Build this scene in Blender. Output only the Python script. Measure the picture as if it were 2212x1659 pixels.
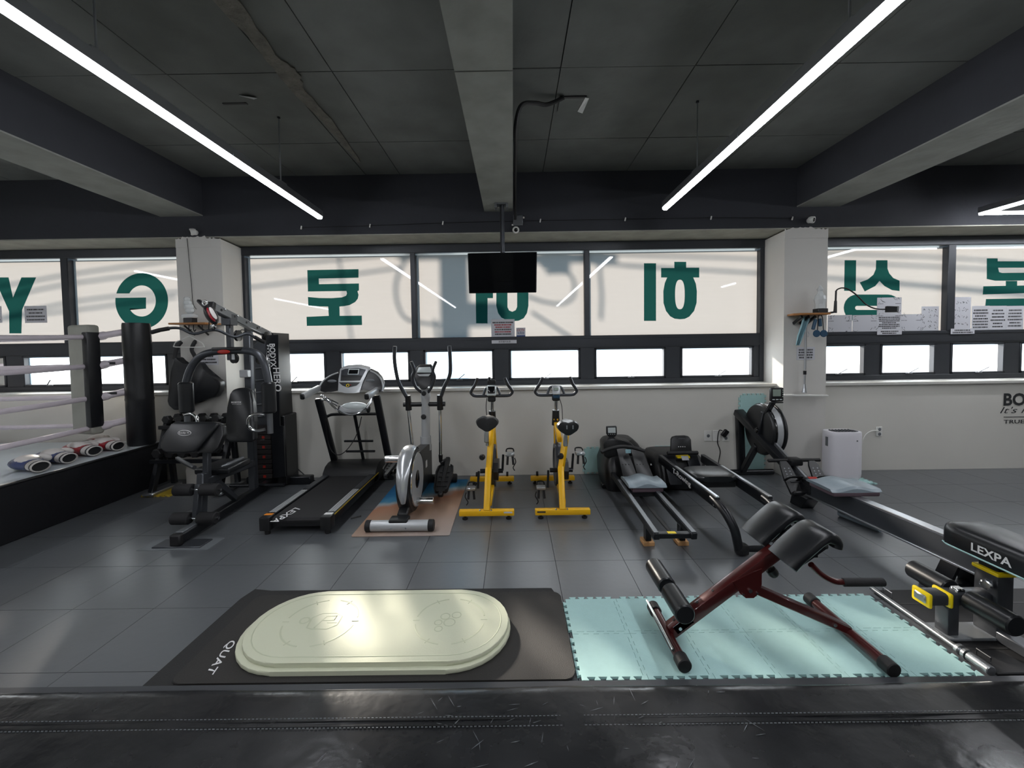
import bpy, bmesh, math, random
from mathutils import Vector, Matrix
random.seed(7)
for o in list(bpy.data.objects): bpy.data.objects.remove(o)
SC = bpy.context.scene
COL = SC.collection
V = Vector
PI = math.pi

# ------------------------------------------------------------------ camera
IMW, IMH, FPX, CAMH = 2212.0, 1659.0, 900.0, 1.54
PITCH, ROLL, YAW, PCY = math.radians(2.20223), math.radians(.8189), math.radians(-.17402), 781.653
_F = V((math.sin(YAW)*math.cos(PITCH), math.cos(YAW)*math.cos(PITCH), -math.sin(PITCH)))
_r = V((math.cos(YAW), -math.sin(YAW), 0)); _u = _r.cross(_F)
_R = math.cos(ROLL)*_r - math.sin(ROLL)*_u
_U = math.cos(ROLL)*_u + math.sin(ROLL)*_r
cam = bpy.data.cameras.new('camera'); camo = bpy.data.objects.new('camera', cam); COL.objects.link(camo)
cam.sensor_width = 36; cam.lens = 36*FPX/IMW; cam.shift_y = -(IMH/2-PCY)/IMW; cam.clip_start = .02
camo.matrix_world = Matrix(((_R.x,_U.x,-_F.x,0),(_R.y,_U.y,-_F.y,0),(_R.z,_U.z,-_F.z,CAMH),(0,0,0,1)))
SC.camera = camo
def _ray(x, y): return _F + _R*((x-1106)/FPX) - _U*((y-PCY)/FPX)
def fz(x, y, z=0.): d = _ray(x, y); return V((0,0,CAMH)) + d*((z-CAMH)/d.z)   # point seen at a pixel on a level plane
def fy(x, y, Y): d = _ray(x, y); return V((0,0,CAMH)) + d*(Y/d.y)              # ... on a plane parallel to the window wall
def fx(x, y, X): d = _ray(x, y); return V((0,0,CAMH)) + d*(X/d.x)              # ... on a plane parallel to the depth axis

# ------------------------------------------------------------------ sky, sun, exposure
world = bpy.data.worlds.new('world'); SC.world = world; world.use_nodes = True
bg = world.node_tree.nodes['Background']; bg.inputs[0].default_value = (.42,.73,1.0,1); bg.inputs[1].default_value = 2.4
SUN_AZ, SUN_EL = math.radians(31), math.radians(18.7)
SUND = V((math.sin(SUN_AZ)*math.cos(SUN_EL), -math.cos(SUN_AZ)*math.cos(SUN_EL), -math.sin(SUN_EL)))
sl = bpy.data.lights.new('sun', 'SUN'); sl.energy = 19.0; sl.color = (1,.89,.76); sl.angle = math.radians(3.2)
so = bpy.data.objects.new('sun', sl); COL.objects.link(so); so.rotation_euler = SUND.to_track_quat('-Z','Y').to_euler()
so.location = (-3, 9, 6)
LED_STRENGTH = 27.0
SC.view_settings.view_transform = 'Standard'; SC.view_settings.look = 'None'
SC.view_settings.gamma = 1; SC.view_settings.use_curve_mapping = False
SC.view_settings.exposure = 0.88
SC.cycles.max_bounces = 10; SC.cycles.transparent_max_bounces = 12; SC.cycles.transmission_bounces = 8
SC.cycles.sample_clamp_indirect = 6

# ------------------------------------------------------------------ materials
M = {}
def srgb(c):
    if isinstance(c, str): c = tuple(int(c[i:i+2],16)/255 for i in (0,2,4))
    return tuple(x/12.92 if x <= .04045 else ((x+.055)/1.055)**2.4 for x in c)
def mat(name, col, rough=.5, metal=0., var=.12, scale=6., bump=0., bscale=60., spec=.5, rvar=.0, coat=0.):
    m = bpy.data.materials.new(name); m.use_nodes = True; nt = m.node_tree; n = nt.nodes; L = nt.links
    b = n['Principled BSDF']; c = srgb(col)
    b.inputs['Roughness'].default_value = rough; b.inputs['Metallic'].default_value = metal
    b.inputs['Specular IOR Level'].default_value = spec; b.inputs['Coat Weight'].default_value = coat
    tc = n.new('ShaderNodeTexCoord')
    nz = n.new('ShaderNodeTexNoise'); nz.inputs['Scale'].default_value = scale; nz.inputs['Detail'].default_value = 5
    L.new(tc.outputs['Object'], nz.inputs['Vector'])
    mx = n.new('ShaderNodeMix'); mx.data_type = 'RGBA'
    mx.inputs[6].default_value = tuple(min(1,x*(1-var)) for x in c)+(1,)
    mx.inputs[7].default_value = tuple(min(1,x*(1+var)) for x in c)+(1,)
    L.new(nz.outputs['Fac'], mx.inputs[0]); L.new(mx.outputs[2], b.inputs['Base Color'])
    if rvar:
        mr = n.new('ShaderNodeMapRange'); mr.inputs[1].default_value=.3; mr.inputs[2].default_value=.7
        mr.inputs[3].default_value = max(.02,rough-rvar); mr.inputs[4].default_value = min(1,rough+rvar)
        L.new(nz.outputs['Fac'], mr.inputs[0]); L.new(mr.outputs[0], b.inputs['Roughness'])
    if bump:
        n2 = n.new('ShaderNodeTexNoise'); n2.inputs['Scale'].default_value = bscale; n2.inputs['Detail'].default_value = 3
        L.new(tc.outputs['Object'], n2.inputs['Vector'])
        bp = n.new('ShaderNodeBump'); bp.inputs['Strength'].default_value = bump; bp.inputs['Distance'].default_value = .01
        L.new(n2.outputs['Fac'], bp.inputs['Height']); L.new(bp.outputs[0], b.inputs['Normal'])
    M[name] = m; return m
mat('wall_paint','cfcdc6',.75,var=.05,scale=1.6,bump=.06,bscale=40)
mat('column_paint','cccac5',.75,var=.05,scale=2,bump=.08,bscale=30)
mat('sill_stone','c9c8c2',.45,var=.08,scale=20)
mat('ceiling_paint','606360',.85,var=.42,scale=2.6,bump=.3,bscale=14)
mat('beam_paint','303238',.8,var=.2,scale=2.5,bump=.2,bscale=20)
mat('bare_concrete','868883',.85,var=.32,scale=5,bump=.35,bscale=18)
mat('lintel_concrete','9a9a90',.85,var=.34,scale=5,bump=.3,bscale=25)
mat('crumbled_concrete','6f6d66',.95,var=.55,scale=18,bump=.8,bscale=60)
mat('rubber_floor','585b5f',.32,var=.12,scale=2.2,bump=.07,bscale=22,rvar=.02,spec=1.0)
mat('floor_base','151517',.8)
mat('frame_metal','3a3d42',.42,metal=.3,var=.1,scale=10)
mat('edging','45474b',.35,metal=.2,var=.1)
mat('steel_light','b9bcc0',.3,metal=.9,var=.05)
mat('satin_silver','c4c7ca',.24,metal=.6,var=.04)
mat('chrome','d6d8da',.13,metal=1.,var=.03)
mat('silver_plastic','b4b7b9',.32,metal=.2,var=.04)
mat('grey_plastic','6c7074',.45,var=.06)
mat('black_plastic','17181a',.38,var=.15)
mat('black_gloss','0d0e10',.12,var=.1)
mat('black_metal','1c1e22',.32,metal=.35,var=.12)
mat('dark_grey_metal','4a4d52',.32,metal=.5,var=.1)
mat('mid_grey_metal','75787c',.35,metal=.6,var=.08)
mat('black_rubber','141416',.6,var=.2,scale=20)
mat('foam_black','1d1d1f',.75,var=.2,scale=40,bump=.15,bscale=200)
mat('vinyl_pad','191b1e',.31,var=.12,scale=20,bump=.05,bscale=300)
mat('vinyl_floor','252628',.25,var=.25,scale=3,bump=.35,bscale=9,rvar=.1)
mat('ring_skirt','0d0e13',.55,var=.25,scale=4,bump=.3,bscale=12)
mat('ring_canvas','c6ced2',.36,var=.08,scale=3,bump=.25,bscale=5)
mat('rope_cover','d8cfd6',.5,var=.1,scale=14,bump=.5,bscale=25)
mat('pad_grey','98988f',.5,var=.08,scale=8,bump=.2,bscale=14)
mat('pad_black','131519',.4,var=.15,scale=8,bump=.25,bscale=12)
mat('yellow_paint','f0b80e',.35,var=.06,scale=8)
mat('maroon_paint','4b1616',.28,metal=.3,var=.12,scale=8,coat=.4)
mat('yellow_plastic','f4d60a',.4,var=.05)
mat('mint_foam','a6cbc9',.7,var=.05,scale=30,bump=.12,bscale=220)
mat('yellow_foam','b79c2c',.8,var=.1)
mat('board_foam','d0d3ba',.68,var=.03,scale=4,bump=.06,bscale=160)
mat('board_mark','c2c7ab',.6,var=.03)
mat('yoga_mat','292725',.72,var=.15,scale=8,bump=.3,bscale=240)
mat('yoga_mat_dark','202020',.72,var=.15,scale=8,bump=.3,bscale=240)
mat('print_white','e4e4e4',.5,var=.02)
mat('print_black','26282a',.6,var=.1)
mat('print_red','9c2424',.6,var=.05)
mat('print_blue','1c3f77',.6,var=.05)
mat('paper','c6c7cd',.8,var=.03,scale=4)
mat('plate_white','dcdcd8',.4,var=.02)
mat('purifier_white','e6e4ea',.35,var=.02)
mat('wood','a06a34',.5,var=.25,scale=9)
mat('ply','c99a68',.6,var=.15,scale=12)
mat('towel_blue','8fb4bd',.9,var=.1,scale=30,bump=.4,bscale=80)
mat('blue_plastic','1f4661',.45,var=.08)
mat('red_leather','8c1420',.32,var=.12)
mat('blue_leather','1c2f63',.32,var=.12)
mat('white_leather','c9c4c0',.4,var=.08,scale=14)
mat('clear_plastic','cfd3d3',.12,var=.03)
mat('lcd_grey','8d9a90',.25,var=.04)
mat('lcd_light','c3cbcb',.25,var=.04)
mat('screen_black','06070a',.06,var=.05)
mat('purple_foam','5a4a52',.8,var=.1)
mat('seat_grey','8b98a0',.35,var=.1,scale=30)
mat('red_plastic','a8271c',.35,var=.08)
mat('orange_label','d8821c',.5,var=.05)
mat('outside_ground','b4b0a6',.9,var=.1,scale=.4)
mat('pole_concrete','8c8a86',.8,var=.1)
mat('weight_iron','2a2626',.5,metal=.3,var=.3,scale=30)
mat('black_outside','1a1a1a',.6)

def film(name, col, direct=0., glow=1.):
    """window film on glass: light scatters through it, a share goes straight through, the pane mirrors a little"""
    m = bpy.data.materials.new(name); m.use_nodes = True; nt = m.node_tree; n = nt.nodes; L = nt.links; n.clear()
    out = n.new('ShaderNodeOutputMaterial')
    tc = n.new('ShaderNodeTexCoord'); nz = n.new('ShaderNodeTexNoise'); nz.inputs['Scale'].default_value = 3
    mp = n.new('ShaderNodeMapping'); mp.inputs['Scale'].default_value = (1,1,14); L.new(tc.outputs['Object'], mp.inputs['Vector']); L.new(mp.outputs[0], nz.inputs['Vector'])
    mx = n.new('ShaderNodeMix'); mx.data_type='RGBA'
    mx.inputs[6].default_value = tuple(x*.95 for x in col)+(1,); mx.inputs[7].default_value = tuple(min(1,x*1.05) for x in col)+(1,)
    L.new(nz.outputs['Fac'], mx.inputs[0])
    tr = n.new('ShaderNodeBsdfTranslucent'); L.new(mx.outputs[2], tr.inputs[0])
    last = tr
    if direct:
        tp = n.new('ShaderNodeBsdfTransparent'); tp.inputs[0].default_value = (.96,.98,1,1)
        ms = n.new('ShaderNodeMixShader'); ms.inputs[0].default_value = direct
        L.new(tr.outputs[0], ms.inputs[1]); L.new(tp.outputs[0], ms.inputs[2]); last = ms
    df = n.new('ShaderNodeBsdfDiffuse'); df.inputs[0].default_value = (.6,.6,.58,1)
    m2 = n.new('ShaderNodeMixShader'); m2.inputs[0].default_value = .12
    L.new(last.outputs[0], m2.inputs[1]); L.new(df.outputs[0], m2.inputs[2])
    gl = n.new('ShaderNodeBsdfGlossy'); gl.inputs['Roughness'].default_value = .02
    fr = n.new('ShaderNodeFresnel'); fr.inputs[0].default_value = 1.45
    m3 = n.new('ShaderNodeMixShader'); L.new(fr.outputs[0], m3.inputs[0]); L.new(m2.outputs[0], m3.inputs[1]); L.new(gl.outputs[0], m3.inputs[2])
    L.new(m3.outputs[0], out.inputs[0]); M[name] = m
film('window_film', (.073,.0705,.069))
film('frosted_pane', (.62,.65,.70), direct=.2)
film('clear_pane', (.88,.90,.92), direct=.38)
def letter_mat():
    m = bpy.data.materials.new('green_letter_film'); m.use_nodes = True; nt = m.node_tree; n = nt.nodes; L = nt.links; n.clear()
    out = n.new('ShaderNodeOutputMaterial'); tr = n.new('ShaderNodeBsdfTranslucent'); tr.inputs[0].default_value = (.022,.135,.125,1)
    df = n.new('ShaderNodeBsdfDiffuse'); df.inputs[0].default_value = (.015,.10,.09,1)
    nz = n.new('ShaderNodeTexNoise'); nz.inputs['Scale'].default_value = 5
    mr = n.new('ShaderNodeMapRange'); mr.inputs[3].default_value=.12; mr.inputs[4].default_value=.22; L.new(nz.outputs['Fac'], mr.inputs[0])
    ad = n.new('ShaderNodeMixShader'); L.new(mr.outputs[0], ad.inputs[0])
    L.new(tr.outputs[0], ad.inputs[1]); L.new(df.outputs[0], ad.inputs[2]); L.new(ad.outputs[0], out.inputs[0]); M['green_letter_film'] = m
letter_mat()
def emit_mat(name, col, s):
    m = bpy.data.materials.new(name); m.use_nodes = True; n = m.node_tree.nodes; L = m.node_tree.links; n.clear()
    out = n.new('ShaderNodeOutputMaterial'); e = n.new('ShaderNodeEmission'); e.inputs[0].default_value = col+(1,); e.inputs[1].default_value = s
    L.new(e.outputs[0], out.inputs[0]); M[name] = m
emit_mat('led_diffuser', (.93,.95,1.0), LED_STRENGTH)
def sea_mat():
    m = mat('beach_print','b9a18e',.85,var=.2,scale=40,bump=.4,bscale=150); n = m.node_tree.nodes; L = m.node_tree.links; b = n['Principled BSDF']
    tc = n.new('ShaderNodeTexCoord'); sp = n.new('ShaderNodeSeparateXYZ'); L.new(tc.outputs['Object'], sp.inputs[0])
    nz = n.new('ShaderNodeTexNoise'); nz.inputs['Scale'].default_value = 4; L.new(tc.outputs['Object'], nz.inputs['Vector'])
    a = n.new('ShaderNodeMath'); a.operation='MULTIPLY_ADD'; a.inputs[1].default_value = -.62; L.new(sp.outputs[0], a.inputs[0]); L.new(sp.outputs[1], a.inputs[2])
    c = n.new('ShaderNodeMath'); c.operation='MULTIPLY_ADD'; c.inputs[1].default_value = .35; L.new(nz.outputs['Fac'], c.inputs[0]); L.new(a.outputs[0], c.inputs[2])
    mr = n.new('ShaderNodeMapRange'); mr.inputs[1].default_value=-.75; mr.inputs[2].default_value=1.0; L.new(c.outputs[0], mr.inputs[0])
    cr = n.new('ShaderNodeValToRGB'); el = cr.color_ramp.elements
    el[0].position=0; el[0].color=srgb('a89c96')+(1,); el[1].position=1; el[1].color=srgb('1a5c8c')+(1,)
    for p,cc in ((.42,'b08f78'),(.56,'c08a6c'),(.62,'a9b4b8'),(.68,'4a90b4'),(.8,'1d6c9c')):
        e = el.new(p); e.color = srgb(cc)+(1,)
    L.new(mr.outputs[0], cr.inputs[0]); L.new(cr.outputs[0], b.inputs['Base Color'])
sea_mat()

# ------------------------------------------------------------------ mesh helpers
def BM(): return bmesh.new()
def _ax(d, up=None):
    d = d.normalized(); up = V(up) if up else (V((0,0,1)) if abs(d.z) < .95 else V((0,1,0)))
    x = up.cross(d).normalized(); return x, d.cross(x).normalized(), d
def _hull(bm, vs, faces, bevel=0, seg=1):
    bv = [bm.verts.new(v) for v in vs]; fs = [bm.faces.new([bv[i] for i in f]) for f in faces]
    if bevel:
        ed = list({e for f in fs for e in f.edges})
        bmesh.ops.bevel(bm, geom=ed, offset=bevel, segments=seg, profile=.5, affect='EDGES', clamp_overlap=True)
_BF = ((0,3,2,1),(4,5,6,7),(0,1,5,4),(1,2,6,5),(2,3,7,6),(3,0,4,7))
def obox(bm, c, ax, s, bevel=0, seg=1):
    c = V(c); X, Y, Z = (V(a)*h*.5 for a, h in zip(ax, s))
    _hull(bm, [c-X-Y-Z,c+X-Y-Z,c+X+Y-Z,c-X+Y-Z,c-X-Y+Z,c+X-Y+Z,c+X+Y+Z,c-X+Y+Z], _BF, bevel, seg); return bm
def box(bm, c, s, bevel=0, seg=1, rz=0):
    return obox(bm, c, ((math.cos(rz),math.sin(rz),0),(-math.sin(rz),math.cos(rz),0),(0,0,1)), s, bevel, seg)
def box2(bm, a, b, bevel=0, seg=1):
    a, b = V(a), V(b); return box(bm, (a+b)/2, [abs(x) for x in (b-a)], bevel, seg)
def bar(bm, p0, p1, w, h, up=None, bevel=0, seg=1):
    p0, p1 = V(p0), V(p1); x, y, d = _ax(p1-p0, up); return obox(bm, (p0+p1)/2, (x,y,d), (w,h,(p1-p0).length), bevel, seg)
def ring_verts(bm, c, x, y, r, n, r2=None):
    r2 = r2 or r
    return [bm.verts.new(c + x*(math.cos(2*PI*i/n)*r) + y*(math.sin(2*PI*i/n)*r2)) for i in range(n)]
def bridge(bm, a, b):
    n = len(a)
    for i in range(n): bm.faces.new((a[i], a[(i+1)%n], b[(i+1)%n], b[i]))
def cyl(bm, p0, p1, r0, r1=None, n=16, caps=True, bev=0):
    p0, p1 = V(p0), V(p1); r1 = r0 if r1 is None else r1; x, y, d = _ax(p1-p0)
    prof = [(p0,r0),(p1,r1)]
    if bev: prof = [(p0,r0-bev),(p0+d*bev,r0),(p1-d*bev,r1),(p1,r1-bev)]
    rs = [ring_verts(bm, p, x, y, r, n) for p, r in prof]
    for a, b in zip(rs, rs[1:]): bridge(bm, a, b)
    if caps: bm.faces.new(rs[0][::-1]); bm.faces.new(rs[-1])
    return bm
def smooth_path(pts, k=6):
    pts = [V(p) for p in pts]; out = []
    for i in range(len(pts)-1):
        p0 = pts[max(i-1,0)]; p1 = pts[i]; p2 = pts[i+1]; p3 = pts[min(i+2,len(pts)-1)]
        for j in range(k):
            t = j/k; out.append(.5*((2*p1)+(p2-p0)*t+(2*p0-5*p1+4*p2-p3)*t*t+(3*p1-p0-3*p2+p3)*t**3))
    return out+[pts[-1]]
def tube(bm, pts, r, n=10, sm=0, closed=False, r2=None, caps=True):
    pts = smooth_path(pts, sm) if sm else [V(p) for p in pts]
    rs = []; N = len(pts); px = None
    for i, p in enumerate(pts):
        a = pts[(i-1)%N] if (closed or i) else p; b = pts[(i+1)%N] if (closed or i < N-1) else p
        d = (b-a).normalized()
        if px is None: x, y, _ = _ax(d)
        else:
            x = (px - d*px.dot(d)).normalized(); y = d.cross(x)
        px = x; rr = r[i*(len(r)-1)//max(N-1,1)] if isinstance(r,(list,tuple)) else r
        rs.append(ring_verts(bm, p, x, y, rr, n, (r2 if r2 else None)))
    for a, b in zip(rs, rs[1:]): bridge(bm, a, b)
    if closed: bridge(bm, rs[-1], rs[0])
    elif caps: bm.faces.new(rs[0][::-1]); bm.faces.new(rs[-1])
    return bm
def prism(bm, pts, vec, bevel=0, seg=1):
    pts = [V(p) for p in pts]; vec = V(vec); n = len(pts)
    _hull(bm, pts+[p+vec for p in pts], [tuple(range(n-1,-1,-1)), tuple(range(n,2*n))]+[(i,(i+1)%n,n+(i+1)%n,n+i) for i in range(n)], bevel, seg); return bm
def lathe(bm, prof, o, axis=(0,0,1), n=24):
    o = V(o); x, y, d = _ax(V(axis)); rs = []
    for r, h in prof:
        rs.append([bm.verts.new(o+d*h)] if r < 1e-5 else ring_verts(bm, o+d*h, x, y, r, n))
    for a, b in zip(rs, rs[1:]):
        if len(a) == 1 and len(b) == 1: continue
        if len(a) == 1:
            for i in range(n): bm.faces.new((a[0], b[(i+1)%n], b[i]))
        elif len(b) == 1:
            for i in range(n): bm.faces.new((a[i], a[(i+1)%n], b[0]))
        else: bridge(bm, a, b)
    return bm
def ellip(bm, c, s, ax=((1,0,0),(0,1,0),(0,0,1)), n=20, m=12, p=1.0):
    c = V(c); X, Y, Z = (V(a)*k for a, k in zip(ax, s)); rs = []
    sg = lambda t: math.copysign(abs(t)**p, t)
    for j in range(m+1):
        th = -PI/2+PI*j/m
        if j in (0,m): rs.append([bm.verts.new(c+Z*sg(math.sin(th)))])
        else: rs.append([bm.verts.new(c+X*sg(math.cos(2*PI*i/n))*abs(math.cos(th))**p+Y*sg(math.sin(2*PI*i/n))*abs(math.cos(th))**p+Z*sg(math.sin(th))) for i in range(n)])
    for a, b in zip(rs, rs[1:]):
        if len(a) == 1:
            for i in range(n): bm.faces.new((a[0], b[(i+1)%n], b[i]))
        elif len(b) == 1:
            for i in range(n): bm.faces.new((a[i], a[(i+1)%n], b[0]))
        else: bridge(bm, a, b)
    return bm
def loft(bm, loops, cap=True, closed=True):
    rs = [[bm.verts.new(V(p)) for p in l] for l in loops]
    for a, b in zip(rs, rs[1:]):
        n = len(a)
        for i in range(n if closed else n-1): bm.faces.new((a[i], a[(i+1)%n], b[(i+1)%n], b[i]))
    if cap and closed: bm.faces.new(rs[0][::-1]); bm.faces.new(rs[-1])
    return bm
def torus(bm, c, axis, R, r, n=24, m=8, a0=0, a1=2*PI):
    x, y, d = _ax(V(axis)); c = V(c); full = abs(a1-a0-2*PI) < 1e-6
    pts = [c+x*math.cos(a0+(a1-a0)*i/n)*R+y*math.sin(a0+(a1-a0)*i/n)*R for i in range(n if full else n+1)]
    return tube(bm, pts, r, m, closed=full)

ROOT = {}
def mesh_of(bm, name, angle=38):
    bmesh.ops.recalc_face_normals(bm, faces=bm.faces)
    me = bpy.data.meshes.new(name); bm.to_mesh(me); bm.free()
    if angle > 0: me.polygons.foreach_set('use_smooth', [True]*len(me.polygons)); me.set_sharp_from_angle(angle=math.radians(angle))
    return me
def thing(name, label, cat, loc, group=None, kind=None):
    o = bpy.data.objects.new(name, None); COL.objects.link(o); o.location = loc; o.empty_display_size = .1; ROOT[o.name] = V(loc)
    tag(o, label, cat, group, kind); return o
def tag(o, label=None, cat=None, group=None, kind=None):
    if label: o['label'] = label
    if cat: o['category'] = cat
    if group: o['group'] = group
    if kind: o['kind'] = kind
    return o
def part(name, bm, m, parent, label=None, kind=None, angle=38):
    r = ROOT[parent.name]
    bmesh.ops.translate(bm, vec=-r, verts=bm.verts)
    me = mesh_of(bm, name, angle); me.materials.append(M[m]); o = bpy.data.objects.new(name, me); COL.objects.link(o); o.parent = parent
    ROOT[o.name] = r; return tag(o, label, None, None, kind)
def solo(name, bm, m, label=None, cat=None, group=None, kind=None, angle=38):
    xs = [v.co for v in bm.verts]; lo = V([min(p[i] for p in xs) for i in range(3)]); hi = V([max(p[i] for p in xs) for i in range(3)])
    r = V(((lo.x+hi.x)/2,(lo.y+hi.y)/2,lo.z)); bmesh.ops.translate(bm, vec=-r, verts=bm.verts)
    me = mesh_of(bm, name, angle); me.materials.append(M[m]); o = bpy.data.objects.new(name, me); COL.objects.link(o); o.location = r
    ROOT[o.name] = r; return tag(o, label, cat, group, kind)
def lettering(name, s, c, right, up, w, h, m, parent, ext=.0008, bold=0., shear=0.):
    """flat print: the string fitted to w x h, centred on c"""
    cu = bpy.data.curves.new(name, 'FONT'); cu.body = s; cu.extrude = 0; cu.offset = bold; cu.shear = shear; cu.resolution_u = 3
    t = bpy.data.objects.new(name, cu); COL.objects.link(t); dg = bpy.context.evaluated_depsgraph_get()
    me = bpy.data.meshes.new_from_object(t.evaluated_get(dg)); bpy.data.objects.remove(t); bpy.data.curves.remove(cu)
    xs = [v.co.x for v in me.vertices]; ys = [v.co.y for v in me.vertices]
    x0, x1, y0, y1 = min(xs), max(xs), min(ys), max(ys); R = V(right).normalized(); U = V(up).normalized(); N = R.cross(U); c = V(c); r = ROOT[parent.name]
    for v in me.vertices:
        v.co = c + R*((v.co.x-(x0+x1)/2)/(x1-x0)*w) + U*((v.co.y-(y0+y1)/2)/(y1-y0)*h) + N*ext - r
    me.materials.append(M[m]); o = bpy.data.objects.new(name, me); COL.objects.link(o); o.parent = parent; ROOT[o.name] = r; return o
def copy_tree(o, parent=None):
    c = o.copy(); COL.objects.link(c); c.parent = parent; ROOT[c.name] = ROOT.get(o.name, V((0,0,0)))
    for ch in o.children: copy_tree(ch, c)
    return c
X1, Y1, Z1 = V((1,0,0)), V((0,1,0)), V((0,0,1))

# ================================================================== THE SETTING
WALL, CFR, WIN = 4.92, 4.74, 5.25
XL, XR, YB = -9.0, 9.0, -4.2
ZSL, ZBM, ZPB = 3.5, 3.06, 2.82
fl = solo('floor', box2(BM(), (XL,YB,-.1),(XR,5.3,-.006)), 'floor_base', 'dark floor of the gym under square rubber tiles', kind='structure')
ts = .49; tm = None; k = 0
for i in range(-9, 14):
    for j in range(-3, 5):
        x0 = -.21+ts*i; y0 = 2.92+ts*j; x1, y1 = x0+ts, min(y0+ts, WALL)
        if y0 > WALL-.02 or y1 < 1.7: continue
        box_ = box2(BM(), (x0+.0015,y0+.0015,-.006),(x1-.0015,y1-.0015,0)); part('floor_tile', box_, 'rubber_floor', fl)
def wall(name, a, b, m, label): return solo(name, box2(BM(), a, b), m, label, kind='structure')
wall('wall_front', (XL,WALL,0),(XR,5.32,1.02), 'wall_paint', 'pale wall under the row of windows')
wall('wall_back', (XL,YB-.15,0),(XR,YB,3.6), 'wall_paint', 'pale wall behind the viewer')
wall('wall_left', (XL-.15,YB,0),(XL,5.4,3.6), 'wall_paint', 'pale wall at the far end beyond the boxing ring')
wall('wall_right', (XR,YB,0),(XR+.15,5.4,3.6), 'wall_paint', 'pale wall at the right end of the gym')
for i, (pl, lab) in enumerate((([(-3.79,CFR),(-3.28,CFR),(-3.355,5.35),(-3.93,5.35)], 'pale square column left of the middle windows'),
                               ([(3.07,CFR),(3.555,CFR),(3.66,5.35),(3.125,5.35)], 'pale square column right of the middle windows'))):
    cb = prism(BM(), [(x,y,0) for x,y in pl], (0,0,ZPB-.03)); c = solo('column', cb, 'column_paint', lab, kind='structure')
    x0, x1 = pl[0][0], pl[1][0]; pts = []; n = 26                      # ragged top edge of the paint
    for q in range(n+1): pts.append((x0+(x1-x0)*q/n, CFR-.004, ZPB-.03+random.uniform(.0,.022)+(.02 if 3<q<18 else 0)))
    part('paint_edge', prism(BM(), [(x1,CFR-.004,ZPB-.12),(x0,CFR-.004,ZPB-.12)]+pts, (0,.0035,0)), 'column_paint', c)
ce = solo('ceiling', box2(BM(), (XL,YB,ZSL),(XR,5.4,ZSL+.12)), 'beam_paint', 'dark painted concrete ceiling slab', kind='structure')
ycuts = [YB,-2.0,-.98,.02,1.02,2.02,2.99,4.0,CFR]
for cuts in ([-9,-7.4,-5.6,-3.95],[-3.47,-2.4,-1.62,-1.24,-.30],[.02,.36,1.30,2.3,3.2],[3.68,5.2,7,9]):
    for x0, x1 in zip(cuts, cuts[1:]):
        for y0, y1 in zip(ycuts, ycuts[1:]):
            dz = random.uniform(0,.004)
            part('ceiling_panel', box2(BM(), (x0+.004,y0+.004,ZSL-.022-dz),(x1-.004,y1-.004,ZSL)), 'ceiling_paint', ce)
for pts in ([(-1.52,1.0),(-1.47,1.5),(-1.46,2.0),(-1.42,2.4),(-1.45,2.8),(-1.40,2.98),(-1.45,3.2),(-1.43,3.7),(-1.47,4.3),(-1.50,4.4),(-1.51,4.1),(-1.53,3.5),(-1.56,3.1),(-1.53,2.7),(-1.57,2.2),(-1.56,1.6)],):
    pp = smooth_path([(x-.075,y,ZSL-.034) for x,y in pts], 5); pp = [p+V((random.uniform(-.010,.010),random.uniform(-.008,.008),0)) for p in pp]
    part('crumbled_patch', prism(BM(), pp, (0,0,.01)), 'crumbled_concrete', ce, label='crumbled light concrete strip between two panel seams')
def beam(a, b, lab, split=None):
    o = solo('ceiling_beam', box2(BM(), a, b), 'beam_paint', lab, kind='structure')
    return o
bms = []
for x0, x1, lab in ((-.30,.02,'concrete beam down the middle of the ceiling above the television'),(-3.95,-3.47,'dark ceiling beam running to the left column'),(3.20,3.68,'dark ceiling beam running to the right column')):
    o = beam((x0,YB,ZBM),(x1,CFR,ZSL), lab)
    for y0, y1 in ((YB,2.34),(2.352,CFR)): part('underside', box2(BM(), (x0,y0,ZBM-.012),(x1,y1,ZBM)), 'bare_concrete', o, label='lighter bare concrete underside')
o = beam((XL,CFR,ZPB),(XR,5.42,ZSL), 'dark painted edge beam above the windows')
part('underside', box2(BM(), (XL,CFR+.002,ZPB-.012),(XR,5.42,ZPB)), 'lintel_concrete', o, label='pale rough underside over the window recess')
solo('ground_outside', box2(BM(), (-60,5.6,-4.2),(60,80,-4.0)), 'outside_ground', 'pale street surface below the windows', kind='structure')

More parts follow.
